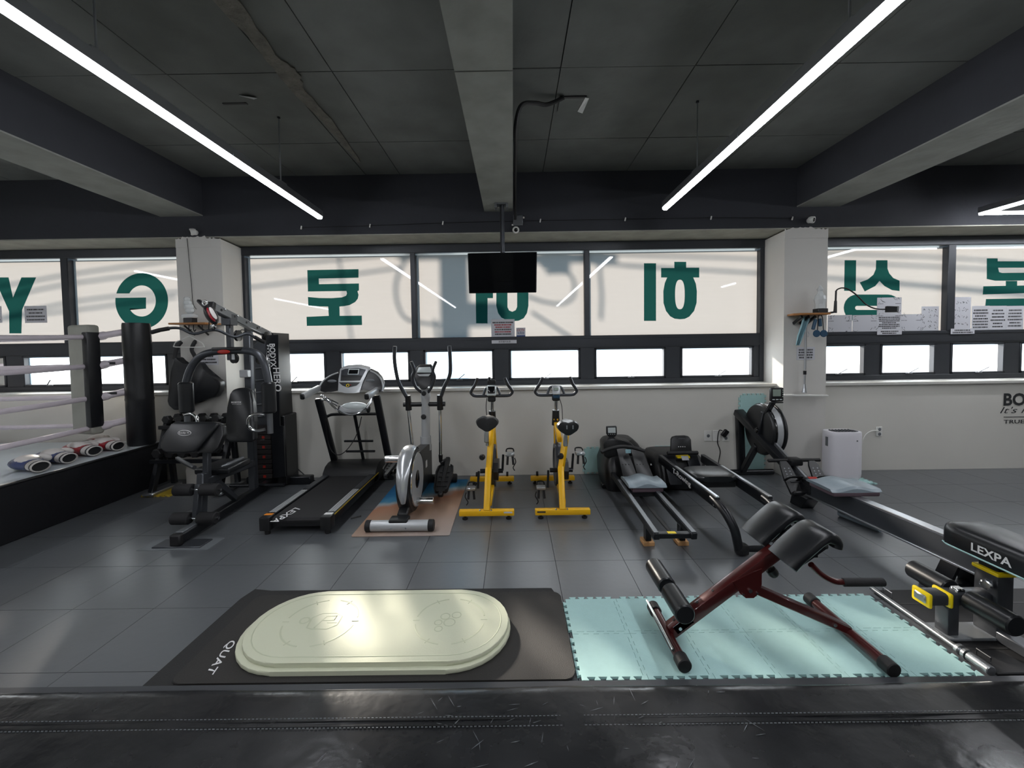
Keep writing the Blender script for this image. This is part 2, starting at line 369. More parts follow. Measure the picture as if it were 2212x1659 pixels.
# ------------------------------------------------------------------ windows
def px2x(p, y=700): return fy(p, y, WIN).x
ZT, ZU, ZM, ZL, ZB = 2.70, 1.655, 1.50, 1.115, 1.055
def pane(x0, x1, z0, z1, y): 
    bm = BM(); vs = [bm.verts.new(p) for p in ((x0,y,z0),(x1,y,z0),(x1,y,z1),(x0,y,z1))]; bm.faces.new(vs); return bm
def window(n, x0, x1, uppers, lowers, lab):
    w = thing('window_%d'%n, lab, None, ((x0+x1)/2, WIN, ZB), kind='structure')
    for nm, a, b in (('frame_head',(x0,5.17,ZT),(x1,5.33,ZPB-.012)),('transom',(x0,5.18,ZM),(x1,5.30,ZU)),('bottom_rail',(x0,5.18,ZB-.01),(x1,5.30,ZL))):
        part(nm, box2(BM(), a, b, .006), 'frame_metal', w)
    for nm, z in (('transom_bead',ZU-.03),('transom_bead',ZM+.025)): part(nm, box2(BM(), (x0,5.172,z-.006),(x1,5.182,z+.006)), 'frame_metal', w)
    for (a, b) in ((x0, uppers[0][0]), (uppers[-1][1], x1)): part('jamb', box2(BM(), (a,5.175,ZB),(max(b,a+.02),5.30,ZT+.01), .004), 'frame_metal', w)
    for (a, b), (c, d) in zip(uppers, uppers[1:]): part('mullion', box2(BM(), (b,5.175,ZU-.01),(c,5.30,ZT+.01), .006), 'frame_metal', w)
    for (a, b) in uppers: part('film_pane', pane(a-.005, b+.005, ZU-.005, ZT-.014, WIN), 'window_film', w, label='cream translucent film over the upper pane')
    edges = [x0]+[e for s in lowers for e in s]+[x1]
    for a, b in zip(edges[::2], edges[1::2]):
        if b-a > .03: part('post', box2(BM(), (a,5.19,ZL-.005),(b,5.30,ZM+.005), .005), 'frame_metal', w)
    for (a, b) in lowers:
        t = .024; bm = BM()
        for p, q in (((a,5.182,ZL),(b,5.27,ZL+t)),((a,5.182,ZM-t),(b,5.27,ZM)),((a,5.182,ZL),(a+t,5.27,ZM)),((b-t,5.182,ZL),(b,5.27,ZM))): box2(bm, p, q, .003)
        s = part('sash', bm, 'frame_metal', w, label='dark frame of a small awning window')
        part('glass_pane', pane(a+t*.8, b-t*.8, ZL+t*.8, ZM-t*.8, 5.245), 'clear_pane' if b < .1 else 'frosted_pane', s, label='bright glass' if b < .1 else 'bright frosted glass')
        hx = a+(b-a)*.52; hb = BM(); box2(hb, (hx-.05,5.165,ZL+.004),(hx+.03,5.182,ZL+.02), .003); bar(hb, (hx-.03,5.16,ZL+.015),(hx+.06,5.12,ZL+.085),.012,.008, bevel=.002)
        part('handle', hb, 'mid_grey_metal', s)
    part('window_sill', box2(BM(), (x0-.01,4.885,1.016),(x1+.01,5.2,1.052), .006), 'sill_stone', w)
    return w
U = lambda *p: [(px2x(a), px2x(b)) for a, b in p]
w1 = window(1, -9, -3.80, U((-560,-235),(-215,150),(166,400)), U((-520,-340),(-300,-170),(-130,20),(56,172),(192,366)), 'dark framed window band behind the boxing ring')
w2 = window(2, -3.375, 3.14, U((541,892),(903,1261),(1272,1634)), U((568,706),(736,886),(916,1066),(1099,1251),(1282,1434),(1466,1622)), 'dark framed window band in the middle bay')
w3 = window(3, 3.57, 9, U((1740,2032),(2049,2380),(2396,2500)), U((1742,1862),(1894,2012),(2044,2160),(2192,2310),(2345,2460)), 'dark framed window band right of the column')

# mirrored green letters on the film
FY_ = WIN-.004
def glyph(w, zo, s, polys, holes=(), lab=None):
    bm = BM(); cv = lambda p: fy(zo[0]+p[0]/s, zo[1]+p[1]/s, FY_)
    cu = bpy.data.curves.new('letter', 'CURVE'); cu.dimensions = '2D'; cu.fill_mode = 'BOTH'
    for pl in list(polys)+list(holes):
        sp = cu.splines.new('POLY'); sp.points.add(len(pl)-1); sp.use_cyclic_u = True
        for q, p in zip(sp.points, pl): v = cv(p); q.co = (v.x, v.z, 0, 1)
    t = bpy.data.objects.new('letter', cu); COL.objects.link(t); dg = bpy.context.evaluated_depsgraph_get()
    me = bpy.data.meshes.new_from_object(t.evaluated_get(dg)); bpy.data.objects.remove(t); r = ROOT[w.name]
    for v in me.vertices: v.co = V((v.co.x, FY_, v.co.y)) - r
    me.materials.append(M['green_letter_film']); o = bpy.data.objects.new('window_letter', me); COL.objects.link(o); o.parent = w; ROOT[o.name] = r
    if lab: o['label'] = lab
def ell(cx, cy, rx, ry, a0, a1, n=28): return [(cx+rx*math.cos(math.radians(a0+(a1-a0)*i/n)), cy-ry*math.sin(math.radians(a0+(a1-a0)*i/n))) for i in range(n+1)]
Z0 = ((0,480),3.456); Z1_ = ((500,500),3.6867); Z2 = ((1000,420),3.16); Z3 = ((1620,440),3.456)
glyph(w1, *Z0, [[(-46,412),(64,412),(97,562),(160,412),(270,412),(165,655),(160,830),(70,830),(68,665)]], lab='large green letter Y')
glyph(w1, *Z0, [ell(1058,588,197,208,164.4,-186.3,60)+[(1090,562),(1090,645),(958,645)]+ell(1058,588,105,116,-150.6,151.1,50)], lab='large green mirrored letter G')
glyph(w2, *Z1_, [[(604,308),(1012,300),(1012,368),(695,375),(697,420),(1015,414),(1015,470),(1003,475),(1012,505),(1006,535),(985,562),(940,586),(900,594),(860,598),(862,672),(1038,670),(1040,745),(600,752),(598,680),(775,672),(770,598),(700,597),(612,590),(609,522),(700,530),(800,531),(880,525),(912,512),(920,495),(915,474),(609,478)]], lab='large green mirrored Korean letter on the left film')
glyph(w2, *Z2, [[(85,480),(168,480),(168,590),(205,590),(205,708),(168,708),(168,880),(90,880)]], lab='green letter stroke under the television')
glyph(w2, *Z2, [[(228,490),(228,760),(240,810),(262,840),(300,860),(340,865),(380,862),(415,845),(437,810),(447,760),(447,490),(370,490),(370,768),(360,790),(337,801),(315,792),(304,770),(303,490)]], lab='green letter bowl under the television')
glyph(w2, *Z2, [[(1236,470),(1318,470),(1318,863),(1236,863)]], lab='green upright letter stroke on the right film')
glyph(w2, *Z2, [[(1443,460),(1524,460),(1524,500),(1613,500),(1613,567),(1572,567),(1590,610),(1597,660),(1595,740),(1578,795),(1545,834),(1515,849),(1482,852),(1445,848),(1415,832),(1386,795),(1369,740),(1368,660),(1378,605),(1394,567),(1353,567),(1353,502),(1443,502)]],
      [[(1481+dx*math.copysign(abs(math.cos(t))**.8,math.cos(t)), 683-101*math.copysign(abs(math.sin(t))**.8,math.sin(t))) for dx in (33,) for t in [2*PI*i/32 for i in range(32)]]], 'green letter with an oval hole on the right film')
glyph(w3, *Z3, [[(707,422),(793,422),(790,652),(703,650)]], lab='green upright letter stroke by the right column')
glyph(w3, *Z3, [[(942,422),(1027,422),(1027,485),(1040,520),(1070,555),(1117,575),(1117,652),(1060,645),(1005,615),(967,577),(935,615),(857,655),(820,588),(880,565),(922,530),(940,488)]], lab='green forked letter stroke')
def stad(x0,x1,y0,y1,n=12):
    r=(y1-y0)/2; return ell(x1-r,(y0+y1)/2,r,r,90,-90,n)+ell(x0+r,(y0+y1)/2,r,r,270,90,n)
glyph(w3, *Z3, [stad(700,1130,678,878)], [stad(785,1060,763,793)], 'green long oval letter above the exercise charts')
glyph(w3, *Z3, [[(1768,408),(1850,408),(1850,430),(2110,430),(2110,408),(2190,408),(2190,540),(2150,570),(1960,575),(1830,575),(1768,562)]], [[(1852,478),(2106,478),(2106,515),(1880,517),(1860,510)]], 'green box shaped letter at the right edge')
glyph(w3, *Z3, [[(1910,577),(1995,577),(1995,612),(2220,606),(2220,662),(1738,678),(1742,617),(1910,613)]], lab='green wide letter stroke at the right edge')
glyph(w3, *Z3, [[(1762,712),(2190,705),(2190,900),(2110,900),(2110,765),(1757,762)]], lab='green hooked letter stroke at the right edge')

# ------------------------------------------------------------------ what stands outside: the pole whose shadow falls on the film
DY = 1.3
def sh(px, py, dy=DY):                # the point outside, dy beyond the film, whose shadow falls at this place of the film
    p = fy(px, py, WIN); return p - SUND*(dy/abs(SUND.y))
up = thing('utility_pole', 'concrete utility pole with cables outside, seen as a shadow on the film', 'pole', V((sh(982,700).x, WIN+DY, -4)))
pc = sh(982,650); cb = BM(); cyl(cb, (pc.x,pc.y,-4),(pc.x,pc.y,5.5),.17,.15,20); part('pole_shaft', cb, 'pole_concrete', up)
bx = BM(); box2(bx, sh(1000,555)+V((-.02,-.1,-.6)), sh(1085,700)+V((0,.1,0)), .02); part('meter_box', bx, 'pole_concrete', up)
for (a, b) in (((860,552),(1130,548)),((1130,560),(1330,556))):
    bm = BM(); bar(bm, sh(*a), sh(*b), .09, .09); part('crossarm', bm, 'pole_concrete', up)
bm = BM(); cyl(bm, sh(1200,545), sh(1200,580), .16, n=16); cyl(bm, sh(1290,548), sh(1290,566), .13, n=16); part('insulator', bm, 'pole_concrete', up, kind='stuff')
loops = [[(880,556),(862,590),(855,620),(860,660),(880,690),(930,700),(960,702)],[(1180,590),(1225,590),(1240,610),(1238,640),(1215,656),(1175,652),(1140,640)],[(1295,560),(1297,600),(1300,640),(1298,690)],[(940,690),(945,735)],[(1150,675),(1235,730)]]
for l in loops: part('cable', tube(BM(), [sh(*p) for p in l], .02, 8, sm=5), 'black_outside', up)
for l in ([(-200,690),(170,610),(545,578),(900,545)],[(-200,740),(170,650),(545,620),(870,578)],[(-200,640),(0,618),(170,590),(380,562)],[(-200,720),(0,690),(160,670),(380,642)],[(1240,556),(1360,575),(1640,590),(2000,620),(2300,650)],[(1300,548),(1640,560),(1990,575),(2300,590)],[(1640,545),(1790,548),(2030,556),(2300,575)],[(1300,570),(1790,600),(2030,618),(2300,640)],[(730,545),(760,735)]):
    part('wire', tube(BM(), [sh(*p) for p in l], .016, 6, sm=5), 'black_outside', up)

# ------------------------------------------------------------------ ceiling lights
def led_bar(bm_h, bm_d, a, b):
    a, b = V(a), V(b); d = (b-a).normalized(); n = V((d.y,-d.x,0))
    prism(bm_h, [a+n*.033+Z1*-.004, a+n*.033+Z1*.055, a-n*.033+Z1*.055, a-n*.033-Z1*.004], b-a)
    prism(bm_d, [a+n*.025, a+n*.025-Z1*.016, a+n*.016-Z1*.026, a-n*.016-Z1*.026, a-n*.025-Z1*.016, a-n*.025], b-a)
def led(loc, segs, rods, lab):
    t = thing('ceiling_light', lab, 'light', loc, 'hanging linear lights')
    for a, b in segs:
        h, d = BM(), BM(); led_bar(h, d, a, b); hp = part('housing', h, 'steel_light', t); part('diffuser', d, 'led_diffuser', t)
    for (x, y) in rods:
        r = BM(); cyl(r, (x,y,loc[2]+.05),(x,y,ZSL-.02),.0055,n=8); rd = part('suspension_rod', r, 'steel_light', t)
        part('clip', box2(BM(), (x-.025,y-.05,loc[2]+.045),(x+.025,y+.05,loc[2]+.075),.004), 'steel_light', rd); part('ceiling_cap', cyl(BM(),(x,y,ZSL-.04),(x,y,ZSL-.022),.012,n=12), 'dark_grey_metal', rd)
    return t
ZLED = 2.87
led((-1.93,0,ZLED), [((-1.93,-3.6,ZLED),(-1.93,.6,ZLED)),((-1.93,.604,ZLED),(-1.93,2.9,ZLED)),((-1.93,2.904,ZLED),(-1.93,4.25,ZLED))], [(-1.93,-3),(-1.93,-.4),(-1.93,2.0),(-1.93,3.55)], 'long glowing linear light hanging on the left side')
led((1.505,0,ZLED), [((1.505,-3.6,ZLED),(1.505,.6,ZLED)),((1.505,.604,ZLED),(1.505,2.75,ZLED)),((1.505,2.754,ZLED),(1.505,4.13,ZLED))], [(1.505,-3),(1.505,-.4),(1.505,1.9),(1.505,3.42)], 'long glowing linear light hanging right of the middle beam')
led((5.6,3.4,ZLED), [((4.98,4.43,ZLED),(8.0,4.43,ZLED)),((4.95,4.46,ZLED),(4.95,.6,ZLED))], [(4.95,2.0),(6.5,4.43)], 'corner of a hanging light frame at the far right')
led((-6.2,0,ZLED), [((-6.2,-3.6,ZLED),(-6.2,3.6,ZLED))], [(-6.2,-3),(-6.2,2)], 'added linear light, out of view over the boxing ring')  # extra lamp outside the frame, added for more interior light

# ceiling boxes and conduit
o = thing('ceiling_box', 'open square box in the ceiling with a torn film edge, left side', 'ceiling box', fz(530,222,ZSL-.03)); c = fz(530,225,ZSL-.026)
bm = BM(); box2(bm, c+V((-.17,-.02,-.004)), c+V((.02,.0,.0))); part('slot', bm, 'black_rubber', o)
bm = BM(); prism(bm, [c+V((.03,-.12,-.006)),c+V((.1,-.13,-.02)),c+V((.15,-.09,-.01)),c+V((.11,-.07,-.006))], (0,0,.003)); part('torn_film', bm, 'clear_plastic', o)
o = thing('ceiling_box', 'square ceiling box feeding a black conduit beside the middle beam', 'ceiling box', fz(1228,215,ZSL-.03)); a = fz(1210,211,ZSL-.03); b = fz(1258,240,ZSL-.03)
bm = BM(); box2(bm, (a.x,b.y,ZSL-.03),(b.x,a.y,ZSL-.02)); part('cover_plate', bm, 'ceiling_paint', o)
bm = BM(); box2(bm, (a.x,a.y-.01,ZSL-.032),(b.x,a.y+.01,ZSL-.02)); part('slot', bm, 'black_rubber', o)
bm = BM(); prism(bm, [(b.x-.01,a.y,ZSL-.034),(b.x+.02,a.y,ZSL-.04),(b.x-.0,b.y,ZSL-.05),(b.x-.04,b.y,ZSL-.034)], (0,0,.003)); part('torn_film', bm, 'clear_plastic', o)
yb = a.y
solo('conduit', tube(BM(), [(a.x+.03,yb-.02,ZSL-.04),(a.x-.1,yb+.02,ZSL-.07),(.2,yb-.02,ZSL-.08),(.09,yb-.1,ZSL-.14),(.045,yb-.05,ZSL-.26),(.045,yb+.3,ZSL-.30),(.045,CFR-.3,3.2),(.045,CFR-.035,2.95)], .016, 8, sm=6), 'black_rubber', 'black conduit running from ceiling box along the middle beam', 'conduit')

# ================================================================== FOREGROUND MATS
st = thing('grappling_mat', 'large black vinyl covered mat platform along the bottom edge', 'mat', (0,-.2,0))
n = 40; x0, x1 = -4.0, 6.5; prof = [(1.775,0),(1.775,.03),(1.768,.046),(1.752,.054),(1.72,.056),(-2,.056),(-2,0)]
part('vinyl_cover', loft(BM(), [[(x,y,z+(.003*math.sin(x*3.1+.5)+.002*math.sin(x*7.7))*(1 if z>.04 and y>0 else 0)) for y,z in prof] for x in [x0+(x1-x0)*i/n for i in range(n+1)]]), 'vinyl_floor', st)
for y in (1.603,1.578):
    part('seam', tube(BM(), [(x0+(x1-x0)*i/30,y,.0565+.0015*math.sin(i*1.3)) for i in range(31)], .0035, 6), 'vinyl_floor', st)
bm = BM(); xx = -2.2
while xx < 2.4:
    for y in (1.612,1.569): box(bm, (xx,y,.0585),(.009,.0025,.003))
    xx += .016
part('stitches', bm, 'grey_plastic', st, kind='stuff')
bm = BM(); rnd = random.Random(3)
for i in range(42):
    cx, cy = rnd.gauss(.05,.42), rnd.uniform(1.40,1.72); a = rnd.gauss(.5,.7); L = rnd.uniform(.008,.035); dx, dy = math.cos(a)*L, math.sin(a)*L; w = rnd.uniform(.0006,.0018)
    nx, ny = -math.sin(a)*w, math.cos(a)*w; z = .0595
    prism(bm, [(cx-dx,cy-dy,z),(cx+nx,cy+ny,z),(cx+dx,cy+dy,z),(cx-nx,cy-ny,z)], (0,0,.0006))
part('scratches', bm, 'grey_plastic', st, kind='stuff', label='pale scratches in the vinyl')
bm = BM(); box2(bm, (-4.2,1.782,0),(6.5,1.832,.022),.004); box2(bm, (-4.2,1.776,0),(6.5,1.790,.03),.003)
solo('trim_1', bm, 'edging', 'black edging strip between the mats and the vinyl platform', kind='structure')

def rrect(x0,x1,y0,y1,r,n=8,z=0.):
    out = []
    for cx, cy, a in ((x1-r,y1-r,0),(x0+r,y1-r,90),(x0+r,y0+r,180),(x1-r,y0+r,270)):
        out += [(cx+r*math.cos(math.radians(a+90*i/n)), cy+r*math.sin(math.radians(a+90*i/n)), z) for i in range(n+1)]
    return out
def curl(bm, x0, y1, amt):
    for v in bm.verts:
        d = max(0, (v.co.y-(y1-.12))/.12); v.co.z += amt*d*d
ym = solo('yoga_mat', prism(BM(), [(-1.72,1.84,.0),(-1.70,2.50,.0),(-1.66,2.585,.012),(-1.55,2.575,.004),(.18,2.565,.004),(.22,2.56,.01),(.245,2.50,0),(.25,1.86,0)], (0,0,.010), .003), 'yoga_mat_dark', 'lower black exercise mat, its curled edge showing left of the upper one', 'mat')
ym = thing('yoga_mat', 'upper black woven exercise mat with white lettering under the oval boards', 'mat', (-.65,2.2,.010))
part('mat_sheet', prism(BM(), rrect(-1.60,.268,1.838,2.515,.05,z=.0145), (0,0,.008), .0025), 'yoga_mat', ym)
lettering('lettering', 'QUAT', fz(478,1418,.024), fz(455,1448,.024)-fz(493,1395,.024), fz(503,1410,.024)-fz(478,1406,.024), .225, .05, 'print_white', ym, ext=.0006, bold=.012)

def stadium(x0,x1,y0,y1,z,n=16):
    r = (y1-y0)/2; cy = (y0+y1)/2
    return [(x1-r+r*math.cos(-PI/2+PI*i/n), cy+r*math.sin(-PI/2+PI*i/n), z) for i in range(n+1)] + [(x0+r+r*math.cos(PI/2+PI*i/n), cy+r*math.sin(PI/2+PI*i/n), z) for i in range(n+1)]
solo('oval_board', prism(BM(), stadium(-1.452,-.035,1.872,2.475,.0235), (0,0,.022), .006, 2), 'board_foam', 'lower pale oval foam board, nearest edge sticking out below', 'board')
ob = thing('oval_board', 'upper pale oval foam board with embossed rings lying on the other', 'board', (-.75,2.19,.0465))
part('board_body', prism(BM(), stadium(-1.425,-.045,1.895,2.470,.0465), (0,0,.022), .006, 2), 'board_foam', ob)
zt = .069
def mark(pts, w=.0045, closed=False): part('embossed_line', tube(BM(), [(x,y,zt) for x,y in pts], w, 4, closed=closed, r2=.0012), 'board_mark', ob)
mark([(p[0],p[1]) for p in stadium(-1.385,-.085,1.932,2.433,0)], .003, True)
for cx, cy, R in ((-1.06,2.19,.19),(-.36,2.19,.185)):
    for a0, a1 in ((10,80),(100,170),(190,260),(280,350)): mark([(cx+R*math.cos(math.radians(a0+(a1-a0)*i/12)), cy+R*math.sin(math.radians(a0+(a1-a0)*i/12))) for i in range(13)])
    for a in range(0,360,60): mark([(cx+(R-.02)*math.cos(math.radians(a)), cy+(R-.02)*math.sin(math.radians(a))),(cx+(R+.015)*math.cos(math.radians(a)), cy+(R+.015)*math.sin(math.radians(a)))],.003)
cx, cy = -1.06, 2.19
mark([(cx-.05,cy-.05),(cx-.06,cy+.03),(cx-.02,cy+.07),(cx+.06,cy+.07),(cx+.1,cy+.04),(cx+.1,cy-.03),(cx+.06,cy-.06),(cx-.02,cy-.06)], closed=True)
mark([(cx-.01,cy-.05),(cx+.015,cy+.045),(cx+.07,cy+.045),(cx+.07,cy+.01),(cx+.005,cy+.01)])
mark([(cx+.04,cy-.01),(cx+.1,cy-.01)]); mark([(cx-.09+.025*math.cos(t*PI/6), cy+.01+.025*math.sin(t*PI/6)) for t in range(12)], closed=True)
cx = -.36
for dx, dy, r in ((-.03,.03,.025),(.03,.04,.025),(-.06,-.02,.02),(.0,-.02,.03),(-.05,-.07,.02)): mark([(cx+dx+r*math.cos(t*PI/6), cy+dy+r*math.sin(t*PI/6)) for t in range(12)], .003, True)

# interlocking foam tile mat
FT = .305; NT = 5
def edge_pts(p, q, n=NT, d=.019):
    """dovetail zigzag from p to q"""
    p, q = V(p), V(q); L = q-p; u = L.normalized(); w = V((-u.y,u.x,0)); out = []; mg_ = .018; s = (L.length-2*mg_)/n; fl = .16*s; p = p+u*mg_
    for i in range(n):
        a = p+u*(s*i)
        out += [a+u*(s*.28), a+u*(s*.28-fl)+w*d, a+u*(s*.72+fl)+w*d, a+u*(s*.72)]
    return out
def foam_tile(bm, x0, y0, z=0., s=FT, th=.012):
    A, B, C, D = V((x0,y0,z)), V((x0+s,y0,z)), V((x0+s,y0+s,z)), V((x0,y0+s,z))
    pts = [A]+edge_pts(A,B) + [B]+edge_pts(B,C) + [C]+edge_pts(D,C)[::-1] + [D]+edge_pts(A,D)[::-1]
    c = V((x0+s/2,y0+s/2,z)); pts = [c+(p-c)*.9935 for p in pts]
    return prism(bm, pts, (0,0,th))
fm = thing('foam_floor_mat', 'pale mint mat of interlocking foam tiles under the back extension bench', 'foam mat', (1.21,2.15,0))
for i in range(6):
    for j in range(2): part('foam_tile', foam_tile(BM(), .292+FT*i, 1.842+FT*j), 'mint_foam', fm, angle=0)

# foam tiles leaning on the wall and under the purifier
def wall_tile(x, z, n, lab):
    t = thing('foam_wall_mat', lab, 'foam mat', (x+FT/2, WALL-.01, 0), 'mint foam tiles standing against the wall')
    for i in range(n):
        bm = foam_tile(BM(), 0, 0); 
        for v in bm.verts: v.co = V((x+v.co.x, WALL-.002-v.co.z, z+FT*i+v.co.y))
        part('foam_tile', bm, 'mint_foam', t, angle=0)
wall_tile(fy(1262,1000,WALL).x, .004, 1, 'mint foam tile standing on the wall behind the low black rower')
wall_tile(fy(1410,1000,WALL).x, .004, 1, 'mint foam tile on the wall behind the twin-rail rower')
wall_tile(fy(1597,1000,WALL).x, .004, 3, 'tall strip of mint foam tiles on the wall behind the fan rower')
bm = foam_tile(BM(), 3.58, 4.42); solo('foam_tile', bm, 'mint_foam', 'mint foam tile lying under the white air purifier', 'foam mat', angle=0)
bm = foam_tile(BM(), -3.95, 4.33); solo('foam_tile', bm, 'yellow_foam', 'yellow foam tile on the floor under the dumbbell rack', 'foam mat', angle=0)

# ================================================================== BOXING RING
RX, RZ = -4.1, .48
rg = thing('boxing_ring', 'raised boxing ring with black skirt, white ropes and padded corner', 'boxing ring', (-6.4,2.4,0))
part('platform', box2(BM(), (-8.9,.4,0),(RX,4.86,RZ-.012),.01), 'ring_skirt', rg, label='black cloth skirt')
bm = BM(); N = 24
part('canvas', box2(BM(), (-8.9,.4,RZ-.012),(RX-.02,4.86,RZ),.005), 'ring_canvas', rg)
part('edge_roll', tube(BM(), [(RX-.005,.4+(4.46)*i/20,RZ-.008+.002*math.sin(i*2.)) for i in range(21)], .014, 8), 'ring_skirt', rg)
pp = V((-4.245,4.70,RZ)); bm = BM()
lathe(bm, [(0,0),(.12,0),(.128,.02),(.126,.5),(.130,.52),(.127,.54),(.126,1.0),(.129,1.15),(.125,1.35),(.12,1.375),(0,1.38)], pp, n=28)
part('corner_post', bm, 'pad_black', rg, label='black padded round corner post')
# turnbuckle pad: grey front, black side, facing the ring centre
pc = V((-4.66,4.50,0)); ax = (V((.80,-.6,0)).normalized(), V((.6,.80,0)).normalized(), Z1)
ax = (V((.97,-.25,0)).normalized(), V((.25,.97,0)).normalized(), Z1)
bm = BM(); obox(bm, pc+V((.02,0,0))+Z1*1.24, ax, (.31,.12,1.18), .03, 3); pd = part('corner_pad', bm, 'pad_grey', rg, label='grey corner pad')
bm = BM(); obox(bm, pc+ax[0]*.145+ax[1]*-.006+Z1*1.24, ax, (.08,.122,1.02), .012, 2); part('pad_stripe', bm, 'pad_black', pd)
zs = (.72,1.04,1.385,1.70)
rpad = pc+V((.10,-.06,0))
for z in zs:
    ps = [rpad+Z1*(z+.02), rpad+V((-.02,-.6,-.03+z+.0)), V((-4.62,2.6,z-.04)), V((-4.60,.9,z-.02))]
    ps = [V((p.x,p.y,z+(.0,-.02,-.035,-.02)[i])) for i, p in enumerate(ps)]
    part('rope', tube(BM(), ps, .026, 10, sm=6), 'rope_cover', rg)
    a = pc+ax[0]*.1+Z1*z; b = V((pp.x-.08,pp.y-.06,z+.055)); m = (a+b)/2
    part('rope_tie', tube(BM(), [a+V((0,.04,0)), a+V((.06,.05,.005)), m+Z1*-.005, b], [.034,.045,.036,.033], 12, sm=5), 'rope_cover', rg)
    part('rope', tube(BM(), [pc+V((-.05,.1,z)), V((-6.5,4.62,z-.02)), V((-8.6,4.6,z))], .024, 8, sm=4), 'rope_cover', rg)
for z in (1.41,1.08):
    q = V((pp.x-.16,pp.y-.13,z)); part('rope_label', box(BM(), (q.x,q.y-.028,q.z+.003),(.085,.006,.026),.001,rz=.3), 'print_black', rg)

# boxing gloves lying palm up on the ring edge
def glove(loc, rz, col, lab, s=1.):
    t = thing('boxing_glove', lab, 'boxing glove', loc, 'boxing gloves on the ring edge'); t.rotation_euler = (0,0,rz)
    r = V(loc)
    def P(name, bm, m, par=None): bmesh.ops.translate(bm, vec=r, verts=bm.verts); return part(name, bm, m, par or t)
    b = BM(); loops = []
    for k, (x, w, h, zc) in enumerate([(-.165,.012,.010,.042),(-.152,.045,.028,.043),(-.115,.068,.038,.044),(-.05,.076,.043,.045),(.0,.068,.046,.05),(.05,.056,.042,.046),(.09,.05,.038,.043)]):
        loops.append([(x*s,w*s*math.cos(2*PI*i/16),(zc+h*math.sin(2*PI*i/16))*s) for i in range(16)])
    P('glove_shell', loft(b, loops), col)
    P('palm', ellip(BM(), (-.02*s,0,.066*s),(.105*s,.060*s,.036*s)), 'white_leather')
    P('thumb', ellip(BM(), (-.045*s,.078*s,.062*s),(.062*s,.026*s,.028*s), ax=((.94,.34,0),(-.34,.94,0),(0,0,1))), 'white_leather')
    c = BM(); loops = []
    for x, w, h in ((.06,.050,.038),(.165,.049,.037),(.17,.042,.030),(.10,.036,.025)):
        loops.append([(x*s,w*s*math.cos(2*PI*i/18),(.044+h*math.sin(2*PI*i/18))*s) for i in range(18)])
    cf = P('cuff', loft(c, loops), 'white_leather'); c = BM(); loops = []
    for x in (.145,.158): loops.append([(x*s,.0505*s*math.cos(2*PI*i/18),(.044+.0385*math.sin(2*PI*i/18))*s) for i in range(18)])
    P('cuff_band', loft(c, loops), 'black_plastic', cf); c = BM(); loops = []
    for x in (.085,.092): loops.append([(x*s,.0512*s*math.cos(2*PI*i/18),(.044+.0390*math.sin(2*PI*i/18))*s) for i in range(18)])
    P('strap', loft(c, loops), 'black_plastic', cf)
for (px, py), rz, col, lab, s in (((75,1016),-.42,'blue_leather','blue and white boxing glove nearest on the ring edge',1.35),((120,999),-.30,'blue_leather','blue and white boxing glove second from the near end',1.3),((176,983),-.32,'red_leather','red and white boxing glove between blue glove and the farthest one',1.35),((228,972),-.30,'red_leather','red and white boxing glove farthest on the ring edge',1.3),((205,962),-1.2,'red_leather','small red glove half hidden behind the other red gloves',1.1)):
    p = fz(px, py, RZ); p.x = min(p.x, RX-.2*s); glove((p.x,p.y,RZ), rz, col, lab, s)

# ================================================================== TELEVISION, CAMERAS, NOTICES
tvY = 4.45
tv = thing('television', 'black flat television hanging from the middle ceiling beam', 'television', fy(1085,460,tvY))
a, b, c, d = fy(1010,547,tvY), fy(1160,544,tvY), fy(1159,632,tvY-.05), fy(1013,634,tvY-.05)
bm = BM(); prism(bm, [a,b,c,d], (0,.05,.01), .006); part('casing', bm, 'black_plastic', tv)
cen = (a+b+c+d)/4; bm = BM(); prism(bm, [cen+(p-cen)*.972+V((0,-.002,0)) for p in (a,b,c,d)], (0,.004,0)); part('screen', bm, 'screen_black', tv)
tp = fy(1083,450,tvY); bm = BM(); cyl(bm, (tp.x+.012,tvY+.05,ZBM-.02),(tp.x+.012,tvY+.05,2.5),.018,n=14); part('ceiling_pole', bm, 'dark_grey_metal', tv)
bm = BM(); cyl(bm, (tp.x-.012,tvY+.05,ZBM-.02),(tp.x-.012,tvY+.05,2.5),.007,n=8); part('cable', bm, 'black_rubber', tv)
bm = BM(); box2(bm, (tp.x-.07,tvY,ZBM-.022),(tp.x+.07,tvY+.1,ZBM-.012),.002); br = part('ceiling_bracket', bm, 'mid_grey_metal', tv)
for sx in (-.06,.06):
    bm = BM(); box2(bm, (tp.x+sx-.012,tvY+.0,ZBM-.06),(tp.x+sx+.012,tvY+.1,ZBM-.02),.002); part('bracket_lug', bm, 'mid_grey_metal', br)
bm = BM(); box2(bm, (tp.x-.1,tvY+.04,2.3),(tp.x+.1,tvY+.07,2.52),.004); part('mount_plate', bm, 'black_metal', tv)
def dome(px, py, ry, lab, Y=CFR):
    p = fy(px, py, Y-.04); t = thing('security_camera', lab, 'camera', (p.x,Y,p.z))
    d = V((math.sin(ry),-math.cos(ry),-.25)).normalized(); q = V((p.x,Y-.045,p.z))
    bm = BM(); cyl(bm, (p.x,Y,p.z),(p.x,Y-.02,p.z),.028,n=16,bev=.004); part('wall_mount', bm, 'plate_white', t)
    bm = BM(); lathe(bm, [(0,-.03),(.028,-.028),(.036,-.01),(.038,.02),(.034,.028),(.024,.026),(0,.022)], q, d, 20); part('camera_body', bm, 'plate_white', t)
    bm = BM(); lathe(bm, [(0,.036),(.012,.033),(.021,.028),(.021,.02),(0,.018)], q, d, 16); part('lens', bm, 'black_gloss', t)
